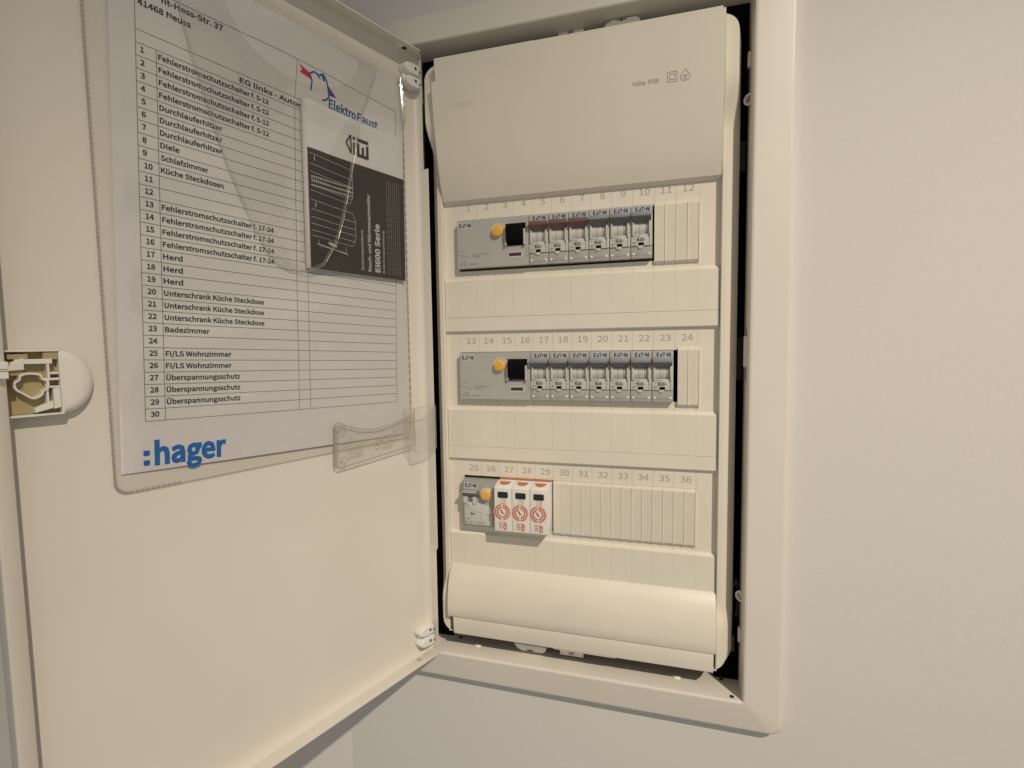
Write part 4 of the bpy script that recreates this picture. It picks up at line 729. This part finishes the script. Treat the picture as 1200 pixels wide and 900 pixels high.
def mcb(red):
    t = thing('circuit_breaker', 'x', 'circuit breaker', (0, 0, 0))
    H, W_ = 44.8, 17.7
    m = MB()
    m.box(0, W_, 0, 10.2, -30, 6.2, 1); m.box(0, W_, 10.4, 20.2, -30, 7, 2); m.box(0, W_, 36.5, H, -30, 6.6, 3); m.box(.2, W_-.2, 10.1, 36.6, -30, 1.5)
    m.box(0, 1.2, 20, 36.6, -30, 6.4, 4); m.box(W_-1.2, W_, 20, 36.6, -30, 6.4, 4)
    m.cyl(7.9, 10.4, 2.5, 5.5, 7.05, 24, mi=2)
    m.build('body', [M['grey'], M['grey2'], M['label'], M['grey'], M['label']], t, smooth=30, bevel=.18)
    m = MB()                                                    # ribbed roller behind the toggle
    prof = [(20.3, 1), (20.6, 4.6), (22.5, 6.2), (25, 6.9), (27.5, 6.8), (30, 6.0), (31, 1)]
    m.ext(prof, 1.9, 6.3, 'x'); m.ext([(a, b*.96) for a, b in prof], 6.5, 11.6, 'x'); m.ext([(a, b*.8) for a, b in prof], 11.9, 13.4, 'x'); m.ext([(a, b*.9) for a, b in prof], 13.6, 14.8, 'x')
    m.build('roller', M['barrel'], t, smooth=40, bevel=.15)
    for x in (1.15, 15.0):
        m = MB(); m.ext([(18.6, 5.5), (18.6, 8), (20, 8.6), (27, 8.6), (31, 7.6), (33, 3), (20, 2)], x, x+1.5, 'x'); m.build('cheek', M['label'], t, bevel=.3)
    m = MB()
    m.ext([(38.4, 4), (37.9, 12.2), (37.2, 13.0), (34.4, 12.8), (33.8, 12.2), (32.4, 9.4), (31.6, 3)], .75, 16.9, 'x')
    m.add([(.9,34.2,12.6),(16.8,34.2,12.6),(14.4,28.8,5),(3.3,28.8,5),(.9,34.2,3),(16.8,34.2,3),(14.4,28.8,3),(3.3,28.8,3)], [[0,1,2,3],[4,7,6,5],[0,3,7,4],[1,5,6,2],[0,4,5,1],[3,2,6,7]])
    m.build('toggle', M['redtoggle'] if red else [M['toggle']], t, bevel=.5, smooth=40)
    if not red:
        m = MB(); m.ext([(38.6, 5), (38.1, 12.6), (37.3, 13.3), (34.8, 13.1), (34.5, 11)], .7, 16.95, 'x'); m.build('toggle_cap', M['capgrey'], t, bevel=.3)
    m = MB(); m.box(6.2, 10.8, 10.7, 13.2, 6.8, 7.12); m.build('indicator_window', M['black'], t, smooth=0)
    m = MB()
    for x in (2.2, 15.4): m.cyl(x, 3.5, 1.1, 6.0, 6.75, 14)
    m.build('rivet', M['white'], t, bevel=.2)
    m = MB(); z = 6.68
    rect(m, 2.4, 16.2, 38.8, 43.6, z-.04, 1); maker_logo(m, 3.6, 39.6, 3.3, 11.6, z, 0)
    m.build('maker_mark', [M['blueink'], M['bluegrey']], t, smooth=0)
    m = MB(); z = 7.06
    text(m, 'PXL-B' if not red else 'PXL-B', 1.6, 18.0, 1.2, 6, 'I', z=z); text(m, 'B16' if not red else 'B32', 5.0, 14.4, 2.7, 5.8, 'B', z=z); text(m, '~', 2.0, 15.1, 2.2, 2, 'I', z=z); text(m, '/1', 11, 15.0, 1.4, 1.4, 'I', z=z)
    text(m, '6000', 1.3, 12.6, 1.1, 3.0, 'I', z=z); text(m, '3', 1.9, 11.1, 1.0, None, 'I', z=z); text(m, 'EN 60898', 15.9, 11.6, 1.0, 6.8, 'I', z=z, rot=pi/2)
    rect(m, .3, 5.3, 10.25, 10.42, z); rect(m, 10.5, 17.4, 10.25, 10.42, z)
    stroke(m, [(3.0, 2.7), (14.6, 2.7)], .18, 6.26)
    m.build('lettering', M['ink'], t, smooth=0)
    return t
redp, greyp = mcb(True), mcb(False)
GA = 'modular circuit breakers on the rails'
def place(proto, first, x, y, label):
    o = proto if first else dup(proto, (x, y, 0), label)
    o.location = B(x, y, 0); o['label'] = label; o['group'] = GA
    return o
P0, X0 = 18.27, 71.3
y0 = -31.2
place(redp, True, X0, y0, 'circuit breaker with red-brown toggle under number 5, touching the residual current device')
place(redp, False, X0+P0, y0, 'middle one of the three circuit breakers with red-brown toggles')
place(redp, False, X0+2*P0, y0, 'circuit breaker with red-brown toggle under number 7, beside a grey-toggle one')
place(greyp, True, X0+3*P0, y0, 'grey-toggle circuit breaker under number 8, right of the red-brown ones')
place(greyp, False, X0+4*P0, y0, 'middle one of the three grey-toggle circuit breakers in the top row')
place(greyp, False, X0+5*P0, y0, 'grey-toggle circuit breaker under number 10, against the four-segment blanking strip')
y1 = y0-125.0
names = ['grey circuit breaker under number 17, touching the middle residual current device', 'grey circuit breaker under number 18, second in the middle row',
         'grey circuit breaker under number 19, third in the middle row', 'grey circuit breaker under number 20, midmost of the seven in the middle row',
         'grey circuit breaker under number 21, third from the black gap', 'grey circuit breaker under number 22, second from the black gap',
         'grey circuit breaker under number 23, beside the black gap in the middle row']
for i, l in enumerate(names): place(greyp, False, X0+i*P0, y1, l)

# combined breaker in the lowest row
t = thing('residual_current_breaker', 'small grey residual current breaker with yellow test button below numbers 25 and 26', 'circuit breaker', (.4, -281.6, 0))
m = MB(); m.box(0, 36, 0, 45.6, -30, 7)
m.ext([(.2, 7), (2.4, 10), (36, 10), (36, 7)], 2, 44, 'y')
m.build('body', M['grey2'], t, bevel=.4, smooth=0)
m = MB(); m.ext([(3, 2.2), (31.5, 2.2), (31.5, 20), (29.5, 22.2), (22, 22.2), (15.5, 24.6), (4.5, 24.6), (3, 23)], 9.5, 10.8, 'z'); m.build('label_plate', M['label'], t, bevel=.3)
m = MB(); m.ext([(36.5, 10), (36.2, 14.6), (33.6, 14.6), (28.6, 10)], 2.0, 18.2, 'x'); m.ext([(36.6, 11), (36.4, 15.0), (34.2, 15.0), (34, 13)], 2.1, 18.1, 'x', 1)
m.build('toggle', [M['toggle'], M['bluegrey']], t, bevel=.4)
m = MB(); m.box(2.6, 6.6, 23.5, 30, 9.8, 12.2); m.box(12.2, 15.8, 22.8, 30, 9.8, 12.0); m.box(7.2, 11.6, 23, 30, 9.8, 10.6, 1)
m.build('toggle_cheek', [M['label'], M['toggle']], t, bevel=.4)
m = MB(); m.cyl(26.2, 33, 6.9, 9.6, 11.2, 30, 6.6, mi=2); m.cyl(26.6, 33.4, 5.1, 10, 14.6, 30, 4.9); m.cyl(26.6, 33.4, 4.3, 14.6, 15.6, 30, 4.1, mi=1)
m.build('test_button', [M['yellow2'], M['yellow'], M['label']], t, bevel=.25)
m = MB(); rect(m, 2.4, 17.4, 37.4, 43.4, 10.06); maker_logo(m, 4.0, 39.2, 3.3, 11.4, 10.12, 1); m.build('maker_mark', [M['bluegrey'], M['blueink']], t, smooth=0)
m = MB(); z = 10.86
m.add([(9.4, 11.6, z), (9.4, 14.6, z), (14.8, 12.9, z)], [[0, 1, 2]])
stroke(m, [(4, 18.6), (7, 18.4), (18, 14.6), (21, 14.6), (21, 9), (19.6, 9)], .22, z)
text(m, 'PKNM', 3.8, 7.2, 1.2, 5, 'I', z=z); text(m, 'Id 16 – 163.4', 3.8, 3.6, 1.8, 20, 'I', z=z); text(m, '10kA', 26, 12.4, 1.4, 4.4, 'I', z=z); text(m, '3', 28, 19.4, 1.6, None, 'I', z=z); text(m, '0,03', 3.8, 20.4, 1.2, 4, 'I', z=z)
m.build('lettering', M['ink2'], t, smooth=0)

# surge arresters
def spd():
    t = thing('surge_arrester', 'x', 'surge arrester', (0, 0, 0), 'white surge arresters in the lowest row')
    W_ = 16.9
    m = MB(); m.ext([(0, -28), (0, 19.2), (.8, 20), (42.0, 20), (43.4, 18.6), (45.8, 9.5), (46.2, -28)], 0, W_, 'x')
    m.build('body', M['white'], t, bevel=.4)
    m = MB(); m.box(.3, W_-.1, 46.25, 47.0, -20, 3.0)
    arc_ = [(8.4+5.6*cos(pi*i/12), i) for i in range(13)]
    v = [(x, 45.85+.05-(sin(pi*i/12)*1.75), 9.5+.12+sin(pi*i/12)*6.6+.12) for x, i in arc_]; m.add(v, [list(range(13))])
    m.build('orange_base', M['orange'], t, bevel=.3)
    m = MB(); m.ext([(3.4, 33.4), (4.2, 32.6), (12.6, 32.6), (13.4, 33.4), (13.4, 37.6), (12.6, 38.4), (4.2, 38.4), (3.4, 37.6)], 19.6, 20.3, 'z'); m.build('status_window', M['screen'], t, smooth=0)
    m = MB(); z0, z1 = 20.04, 20.1; cx, cy = 7.6, 19.0
    for r, ri in ((7.3, 6.3), (5.0, 4.0)):
        for a0 in (radians(97), radians(-83)): m.ring(cx, cy, r, ri, z0, z1, a0, a0+radians(166), n=22)
    m.add([(cx+3.2, cy-2.6, z1), (cx-.4, cy+.7, z1), (cx+.6, cy+1.3, z1), (cx-3.2, cy+2.9, z1), (cx-.8, cy-.1, z1), (cx-1.6, cy-.8, z1)], [[0, 1, 2, 3, 4, 5]])
    m.ring(cx, cy, 8.4, 7.6, 20.0, 20.05, n=30, mi=1); m.ring(cx, cy, 6.1, 5.2, 20.0, 20.05, n=30, mi=1)
    m.build('round_emblem', [M['redink'], M['pinkink']], t, smooth=0)
    m = MB(); text(m, '280', 7.4, 2.6, 3.2, 6.6, 'I', z=20.06, rot=pi/2); text(m, 'V20', 11.8, 1.6, 3.2, 7.6, 'B', z=20.06, rot=pi/2)
    text(m, 'T2', 10.4, 28.2, 2.0, 2.6, 'I', z=20.06, rot=pi/2); stroke(m, [(6.6, 27.4), (11, 27.4), (11, 31.6), (6.6, 31.6), (6.6, 27.4)], .35, 20.06)
    m.build('lettering', M['redink'], t, smooth=0)
    return t
s0 = spd(); s0['label'] = 'white surge arrester next to the yellow test button, leftmost of three'; s0.location = B(37.8, -280.4, 0)
dup(s0, (37.8+17.35, -280.4, 0), 'white surge arrester between two others of its kind, below number 28')
dup(s0, (37.8+34.7, -280.4, 0), 'white surge arrester next to the long blanking strip, rightmost of three')

# ------------------------------------------------------------------ papers on the door
def doorthing(name, label, cat, u, v, w=0):
    o = thing(name, label, cat, (0, 0, 0)); p = DO+Vector((sin(TH), 0, -cos(TH)))*u+Vector((0, 1, 0))*v+Vector((cos(TH), 0, sin(TH)))*w
    o.location = B(*p); o.rotation_euler = (0, 0, PHI); return o
def bulge(u, v):
    return 7.0*sm(172, 240, v)*math.exp(-((u+175)/62)**2)+1.2*sm(60, -40, v)*sin((u+300)/225*pi)
# sheet of paper: p to the right, q up, tilted slightly in the pouch
A4 = -0.0337; SU, SV = -280.1, 183.4
def sheet(u0, v0, w0):
    def f(p, q, z):
        u = SU+p*cos(A4)-q*sin(A4); v = SV+p*sin(A4)+q*cos(A4)
        return (u-u0, v-v0, w0+z+bulge(u, v))
    return f
pu, pv = -190, -82
pap = doorthing('circuit_list', 'white printed list of thirty numbered circuits inside the clear pouch on the door', 'paper sheet', pu, pv)
wf = sheet(pu, pv, 1.3)
m = MB(); m.grid(40, 60, lambda a, b: (-13.2+223.6*a, -257.8+316.0*b, 0), thick=.12)
m.build('sheet', M['paper'], pap, warp=wf, smooth=40)
RP = 7.567; ROWS = ['Fehlerstromschutzschalter f. 5-12']*4+['Durchlauferhitzer']*3+['Diele', 'Schlafzimmer', 'Küche Steckdosen', '', '']+['Fehlerstromschutzschalter f. 17-24']*4+['Herd']*3+['Unterschrank Küche Steckdose']*3+['Badezimmer', '', 'FI/LS Wohnzimmer', 'FI/LS Wohnzimmer']+['Überspannungsschutz']*3+['']
WID = {'Fehlerstromschutzschalter f. 5-12': 70.5, 'Fehlerstromschutzschalter f. 17-24': 73.0, 'Durchlauferhitzer': 37.5, 'Diele': 10.8, 'Schlafzimmer': 28.2, 'Küche Steckdosen': 37.8, 'Herd': 11.2, 'Unterschrank Küche Steckdose': 64.5, 'Badezimmer': 26.6, 'FI/LS Wohnzimmer': 40.5, 'Überspannungsschutz': 46.0}
m = MB()
def hline(p0, p1, q, w=.34):
    n = 16
    for i in range(n): rect(m, p0+(p1-p0)*i/n, p0+(p1-p0)*(i+1)/n, q-w/2, q+w/2, .12)
def vline(p, q0, q1, w=.36):
    n = 24
    for i in range(n): rect(m, p-w/2, p+w/2, q0+(q1-q0)*i/n, q0+(q1-q0)*(i+1)/n, .12)
C2, C3, C4 = 10.9, 102.8, 201.6; TOP = 34.5
for i in range(31): hline(0, C4, -RP*i)
hline(0, C4, RP); hline(0, C4, TOP)
vline(0, -RP*30, TOP); vline(C2, -RP*30, 0); vline(C3, -RP*30, 0); vline(C3-.2, RP, TOP); vline(C4, -RP*30, TOP)
vline(C3+9.5, -RP*30, -0)
m.build('table_rule', M['pline'], pap, warp=wf, smooth=0)
m = MB(); 
for i, s in enumerate(ROWS):
    q = -RP*i-5.5
    n_s = str(i+1); text(m, n_s, 5.2 if i > 8 else 3.4, q+.5, 3.15, None, 'S', 'c', z=.12)
    if s: text(m, s, 11.9, q+.3, 3.1, WID[s], 'S', z=.12)
text(m, 'EG links - Automatenbelegung', 61.5, 1.9, 3.2, 92, 'S', z=.12)
text(m, 'nt-Hess-Str. 37', 14.2, 29.6, 3.4, 36, 'S', z=.12)
text(m, '41468 Neuss', 1.4, 22.4, 3.4, 29.2, 'S', z=.12)
m.build('list_lettering', M['pblack'], pap, warp=wf, smooth=0)
m = MB(); q0 = -254.4      # maker's logo at the foot
for qq in (q0, q0+6.0): m.ext([(-1.6+.5, qq), (1.9-.5, qq), (1.9, qq+.5), (1.9, qq+2.9), (1.4, qq+3.4), (-1.1, qq+3.4), (-1.6, qq+2.9), (-1.6, qq+.5)], .1, .12, 'z')
text(m, 'hager', 4.4, q0+.1, 13.4, 43.2, 'B', z=.12)
m.build('blue_logo', M['hblue'], pap, warp=wf, smooth=0)
m = MB(); lx, lq = 131.5, 11.0   # installer's logo in the heading
text(m, 'Elektro', lx, lq, 6.6, 26.6, 'S', z=.14); text(m, 'Faust', lx+27.8, lq, 6.6, 22.0, 'S', z=.14); lx -= 2.2; lq += .6
pts = [(lx-14, lq+6), (lx-13.6, lq+13), (lx-16, lq+17.5), (lx-12, lq+20.2), (lx-8, lq+18.6), (lx-5, lq+21.5), (lx-1.5, lq+19.4), (lx+1, lq+12.5), (lx+2.2, lq+7), (lx-1, lq+3.6), (lx-4, lq+2.8)]
stroke(m, pts, 1.25, .14); stroke(m, [(lx-9, lq+20.4), (lx-8, lq+17.6), (lx-6.4, lq+17.0)], .8, .14); stroke(m, [(lx-5, lq+21.4), (lx-3, lq+17)], 2.2, .14)
m.add([(lx-25, lq+20.5, .13), (lx-15.4, lq+17.6, .13), (lx-14.6, lq+13.6, .13), (lx-24, lq+15.2, .13), (lx-22.4, lq+17.6, .13)], [[0, 1, 2, 3, 4]], 1)
m.add([(lx+.4, lq+15.5, .13), (lx+9, lq+9.0, .13), (lx+1.6, lq+8.4, .13)], [[0, 1, 2]], 2)
m.build('installer_logo', [M['eblue'], M['ered'], M['eviol']], pap, warp=wf, smooth=0)

# booklet
bu, bv = -174.8, 61.6; BW, BH = 100.6, 126.5; BA = -.011
bk = doorthing('manual_booklet', 'thin charcoal and white smoke alarm manual tucked in the clear pouch', 'booklet', bu, bv)
def bw(p, q, z):
    u = p*cos(BA)-q*sin(BA); v = p*sin(BA)+q*cos(BA)
    return (u, v, 2.0+z+bulge(u+bu, v+bv)*.9+1.6*math.exp(-((p-8)/14)**2))
m = MB(); m.grid(26, 30, lambda a, b: (2.4+(BW-2.4)*a, BH*b, 2.6), 1, thick=2.4)
m.build('pages', [M['bookwhite'], M['bookwhite']], bk, warp=bw, smooth=40)
m = MB()
def spine(a, b):
    t = a*pi/2; return (2.5-2.5*sin(t), BH*b, 2.6*cos(t)+.1)
m.grid(6, 16, spine); m.build('spine', M['label'], bk, warp=bw, smooth=80)
m = MB()
for i in range(30):
    for j in range(24):
        rect(m, 2.5+98.0*i/30, 2.5+98.0*(i+1)/30, 91.0*j/24, 91.0*(j+1)/24, 3.0)
m.build('charcoal_panel', M['bookdark'], bk, warp=bw, smooth=0)
m = MB(); z = 3.25; R9 = pi/2
text(m, 'Batteriebetriebene', 53.6, 4.6, 2.6, 33, 'I', z=z, rot=R9)
text(m, 'Rauch- und Wärmewarnmelder', 61.4, 3.8, 3.1, 65, 'S', z=z, rot=R9)
text(m, 'Ei600 Serie', 71.0, 4.0, 5.0, 41.5, 'B', z=z, rot=R9)
text(m, 'Bedienungsanleitung', 76.2, 4.0, 2.2, 37, 'I', z=z, rot=R9)
m.build('cover_lettering', M['bookink'], bk, warp=bw, smooth=0)
m = MB(); random.seed(3)
for k in range(7):                                        # column of tiny notes
    x = 79.6+k*2.35; q = 3.6
    while q < 84:
        l = random.uniform(1.5, 5); rect(m, x, x+.62, q, min(q+l, 85), z); q += l+.7
m.build('fine_print', M['bookink2'], bk, warp=bw, smooth=0)
m = MB(); w = .3                                           # outline drawing of two ceiling alarms seen side-on
for dx0, x1, q0, q1 in ((4, 44, 58, 86), (4, 46, 24, 51)):
    for k, q in enumerate((q0, q0+4, q0+9, q0+14, q0+20, q1)):
        stroke(m, [(dx0+(x1-dx0-(3 if k in (0, 5) else 0))*i/8, q+1.2-2.7*i/8) for i in range(9)], w, z)
    stroke(m, [(x1-3, q0-1.5), (x1, q0+5), (x1, q1-7), (x1-3, q1-1.5)], w, z)
    stroke(m, [(8, q1), (8, q1-4)], w*2, z)
for q in (62.5, 65.8, 69.2):
    for k in range(22): rect(m, 5+k*1.8, 6.1+k*1.8, q, q+1.3, z)
stroke(m, [(10, 23), (10, 18), (36, 16), (36, 21)], w, z); stroke(m, [(8, 19.5), (38, 15)], w*2, z); stroke(m, [(19, 21.5), (27, 20)], 2.2, z)
m.build('alarm_drawing', M['bookink'], bk, warp=bw, smooth=0)
m = MB(); ex, eq = 39, 96.5                               # booklet maker's mark: arrow head, i and E in bars
stroke(m, [(ex+4.6, eq+16.4), (ex, eq+9.4), (ex+4.6, eq+1.8), (ex+4.6, eq+16.4)], 1.2, z)
rect(m, ex+6.6, ex+8.7, eq+1.2, eq+11.0, z); rect(m, ex+6.6, ex+8.7, eq+13.6, eq+15.8, z)
rect(m, ex+10.6, ex+22.4, eq+13.4, eq+15.8, z); rect(m, ex+10.6, ex+13, eq+1, eq+11.8, z); rect(m, ex+10.6, ex+22.4, eq+1, eq+3.3, z); rect(m, ex+15.4, ex+17.6, eq+1, eq+9.6, z); rect(m, ex+20, ex+22.4, eq+1, eq+11.8, z)
m.build('maker_mark', M['bookdark'], bk, warp=bw, smooth=0)

# clear pouch glued to the door
qu, qv = -186, -85
po = doorthing('clear_pouch', 'clear plastic document pouch with ribbed welded edges stuck on the door', 'document pouch', qu, qv)
PU0, PU1, PV0, PV1 = -305.4, -68.4, -85.8, 246
def over(u, v):      # film height above the pan
    e = min(sm(0, 14, u-PU0), sm(0, 8, PU1-u), sm(0, 10, v-PV0))
    bkz = sm(-186, -172, u)*sm(50, 64, v)*sm(200, 186, v)*4.6
    return .3+e*(2.0+bkz+bulge(u, v)+.35*sin(u*.06+v*.045)+.25*sin(v*.11-u*.03))
m = MB()
def filmf(a, b):
    u = PU0+(PU1-PU0)*a; v = PV0+(PV1-PV0)*b
    r = 7     # rounded lower left corner
    if u < PU0+r and v < PV0+r:
        dx, dy = PU0+r-u, PV0+r-v; L = math.hypot(dx, dy)
        if L > r: u = PU0+r-dx*r/L; v = PV0+r-dy*r/L
    return (u-qu, v-qv, over(u, v)+.4)
m.grid(70, 90, filmf); m.build('front_film', M['film'], po, smooth=180)
m = MB(); path = []
for i in range(60): path.append((PU0, PV1-(PV1-PV0-7)*i/59))
for i in range(1, 9):
    a = pi+pi/2*i/8; path.append((PU0+7+7*cos(a), PV0+7+7*sin(a)))
for i in range(1, 40): path.append((PU0+7+(PU1-PU0-10)*i/39, PV0))
def wid(p, q, z): return (p-qu, q-qv, z)
for i in range(72):
    a, b = Vector(path[i]), Vector(path[i+1]); L = (b-a).length; t = (b-a)/L; nrm = Vector((-t.y, t.x)); k = max(1, int(L/2.6))
    for j in range(k):
        c = a+t*(L*(j+.5)/k); h = L/k*.34
        q = [(c+t*h*sx+nrm*1.5*sy) for sx, sy in ((-1, -.3), (1, -.3), (1, 1), (-1, 1))]
        m.add([(p.x, p.y, .35) for p in q]+[(c.x+(p.x-c.x)*.6, c.y+(p.y-c.y)*.6, 1.25) for p in q], [[0,1,5,4],[1,2,6,5],[2,3,7,6],[3,0,4,7],[4,5,6,7]])
m.build('weld_bead', M['seam'], po, warp=wid, smooth=0, kind='stuff')
m = MB(); m.tube([(p[0], p[1], .9) for p in path], .5, 6)
for i in range(44): m.box(PU1-.5, PU1+.5, PV1-16-i*7.0-4.6, PV1-16-i*7.0, .3, 1.6)
m.tube([(PU1, PV1-(PV1-PV0-30)*i/30, .8) for i in range(31)], .45, 6)
m.build('film_edge', M['seam'], po, warp=wid, smooth=60)
# tongue-shaped inner flap holding the booklet
tg = [(-262, 246), (-256, 212), (-250.6, 190), (-241, 158), (-232, 128), (-222, 103), (-214, 85), (-206, 71), (-198, 62.5), (-188, 58.2), (-175, 58.6), (-162, 64), (-150, 83), (-142, 104), (-135, 130), (-126, 170), (-118, 194), (-110, 213), (-102, 232), (-98, 246)]
m = MB(); m.add([(u, v, over(u, v)+1.3) for u, v in tg], [list(range(len(tg)))])
m.build('tongue_flap', M['film'], po, warp=wid, smooth=0)
m = MB(); fine = []
for a, b in zip(tg, tg[1:]):
    for i in range(6): fine.append((a[0]+(b[0]-a[0])*i/6, a[1]+(b[1]-a[1])*i/6))
m.tube([(u, v, over(u, v)+1.5) for u, v in fine], .28, 6)
m.build('tongue_edge', M['seam'], po, warp=wid, smooth=60)
m = MB()
for i in range(len(fine)-1):
    a, b = Vector(fine[i]), Vector(fine[i+1]); t = (b-a).normalized(); nr = Vector((-t.y, t.x))*2.6
    q = [a, b, b+nr, a+nr]; m.add([(p.x, p.y, over(p.x, p.y)+1.7) for p in q], [[0, 1, 2, 3]])
m.build('tongue_fold', M['ribbon'], po, warp=wid, smooth=0)
m = MB(); m.tube([(PU1-3.4, 200+2*i, 5.6-.072*2*i) for i in range(22)], 1.9, 18); m.tube([(PU1-.6, 204+2*i, 4.2-.072*2*i) for i in range(18)], .8, 12)  # glossy tubes added and tilted to catch the lamp's glint at the pouch edge
m.build('film_fold', M['glint_edge'], po, warp=wid, smooth=80)

# clear holder clip gripping the hinge flange
cl = doorthing('pouch_clip', 'clear moulded plastic holder with a curved top gripping the door edge under the pouch', 'plastic clip', -100, -96)
def cw(p, q, z): return (p+100, q+96, z)
arc = [(-153, -61.2)]+[(-151+80*i/14, -62.3-10.2*sin(pi*i/14)**.9*(1-.25*i/14)) for i in range(1, 14)]+[(-70.5, -61.5)]
body = arc+[(-70.5, -93.2)]+[(-150, -98.4), (-155, -98.2), (-157.8, -95.5), (-157.2, -64), (-155.6, -61.6)]
m = MB(); m.ext(body, 4.0, 6.2, 'z'); m.build('clip_plate', M['clip'], cl, warp=cw, bevel=.3, smooth=40)
m = MB(); m.tube([(*p, 6.1) for p in body], .55, 6, closed=True); m.build('clip_edge', M['clipedge'], cl, warp=cw, smooth=60)
m = MB()
for i in range(16): m.box(-157.5, -153.6, -94+i*2.0, -93.1+i*2.0, 5.6, 6.7)
m.build('clip_rib', M['clipedge'], cl, warp=cw, smooth=0)
m = MB(); m.ext([(-143.5, -88), (-128.5, -86.8), (-128.5, -79.6), (-143.5, -80.4)], 6.2, 9.0, 'z'); m.ext([(-108, -86), (-96.5, -84.6), (-93.5, -80.2), (-96, -74.8), (-107.5, -76.6)], 6.2, 9.0, 'z')
m.build('clip_stop', M['clip'], cl, warp=cw, bevel=.7, smooth=40)
m = MB()
for x, y, r in ((-149.5, -67.2, 3.4), (-149.5, -93, 3.4), (-112.5, -83.6, 2.6)): m.ring(x, y, r, r-.8, 6.2, 6.7, n=20)
for q in ([(-143.5, -88.2), (-128.5, -87.0)], [(-143.3, -80.2), (-128.5, -79.2)], [(-108, -86.2), (-96.5, -84.8)], [(-120.6, -79.5), (-119, -83), (-121, -85)]): stroke(m, q, .7, 6.75)
m.build('clip_relief', M['clipedge'], cl, warp=cw, smooth=0)
m = MB(); m.ext([(-80.5, 3), (-80.5, 17.4), (-79.4, 18.4), (-53.4, 18.4), (-52.6, 17.8), (-52.6, 12), (-53.6, 12), (-53.6, 17.0), (-78.8, 17.0), (-78.8, 3)], -97.2, -56.2, 'y')
m.build('clip_jaw', M['clip'], cl, warp=cw, bevel=.6, smooth=40)
m = MB(); m.tube([(x, y, 18.2) for x, y in ((-80.4, -97.2), (-80.4, -56.2), (-53.4, -56.2), (-53.4, -97.2))], .5, 6, closed=True); m.build('clip_edge', M['clipedge'], cl, warp=cw, smooth=60)
print('objects', len(bpy.data.objects))
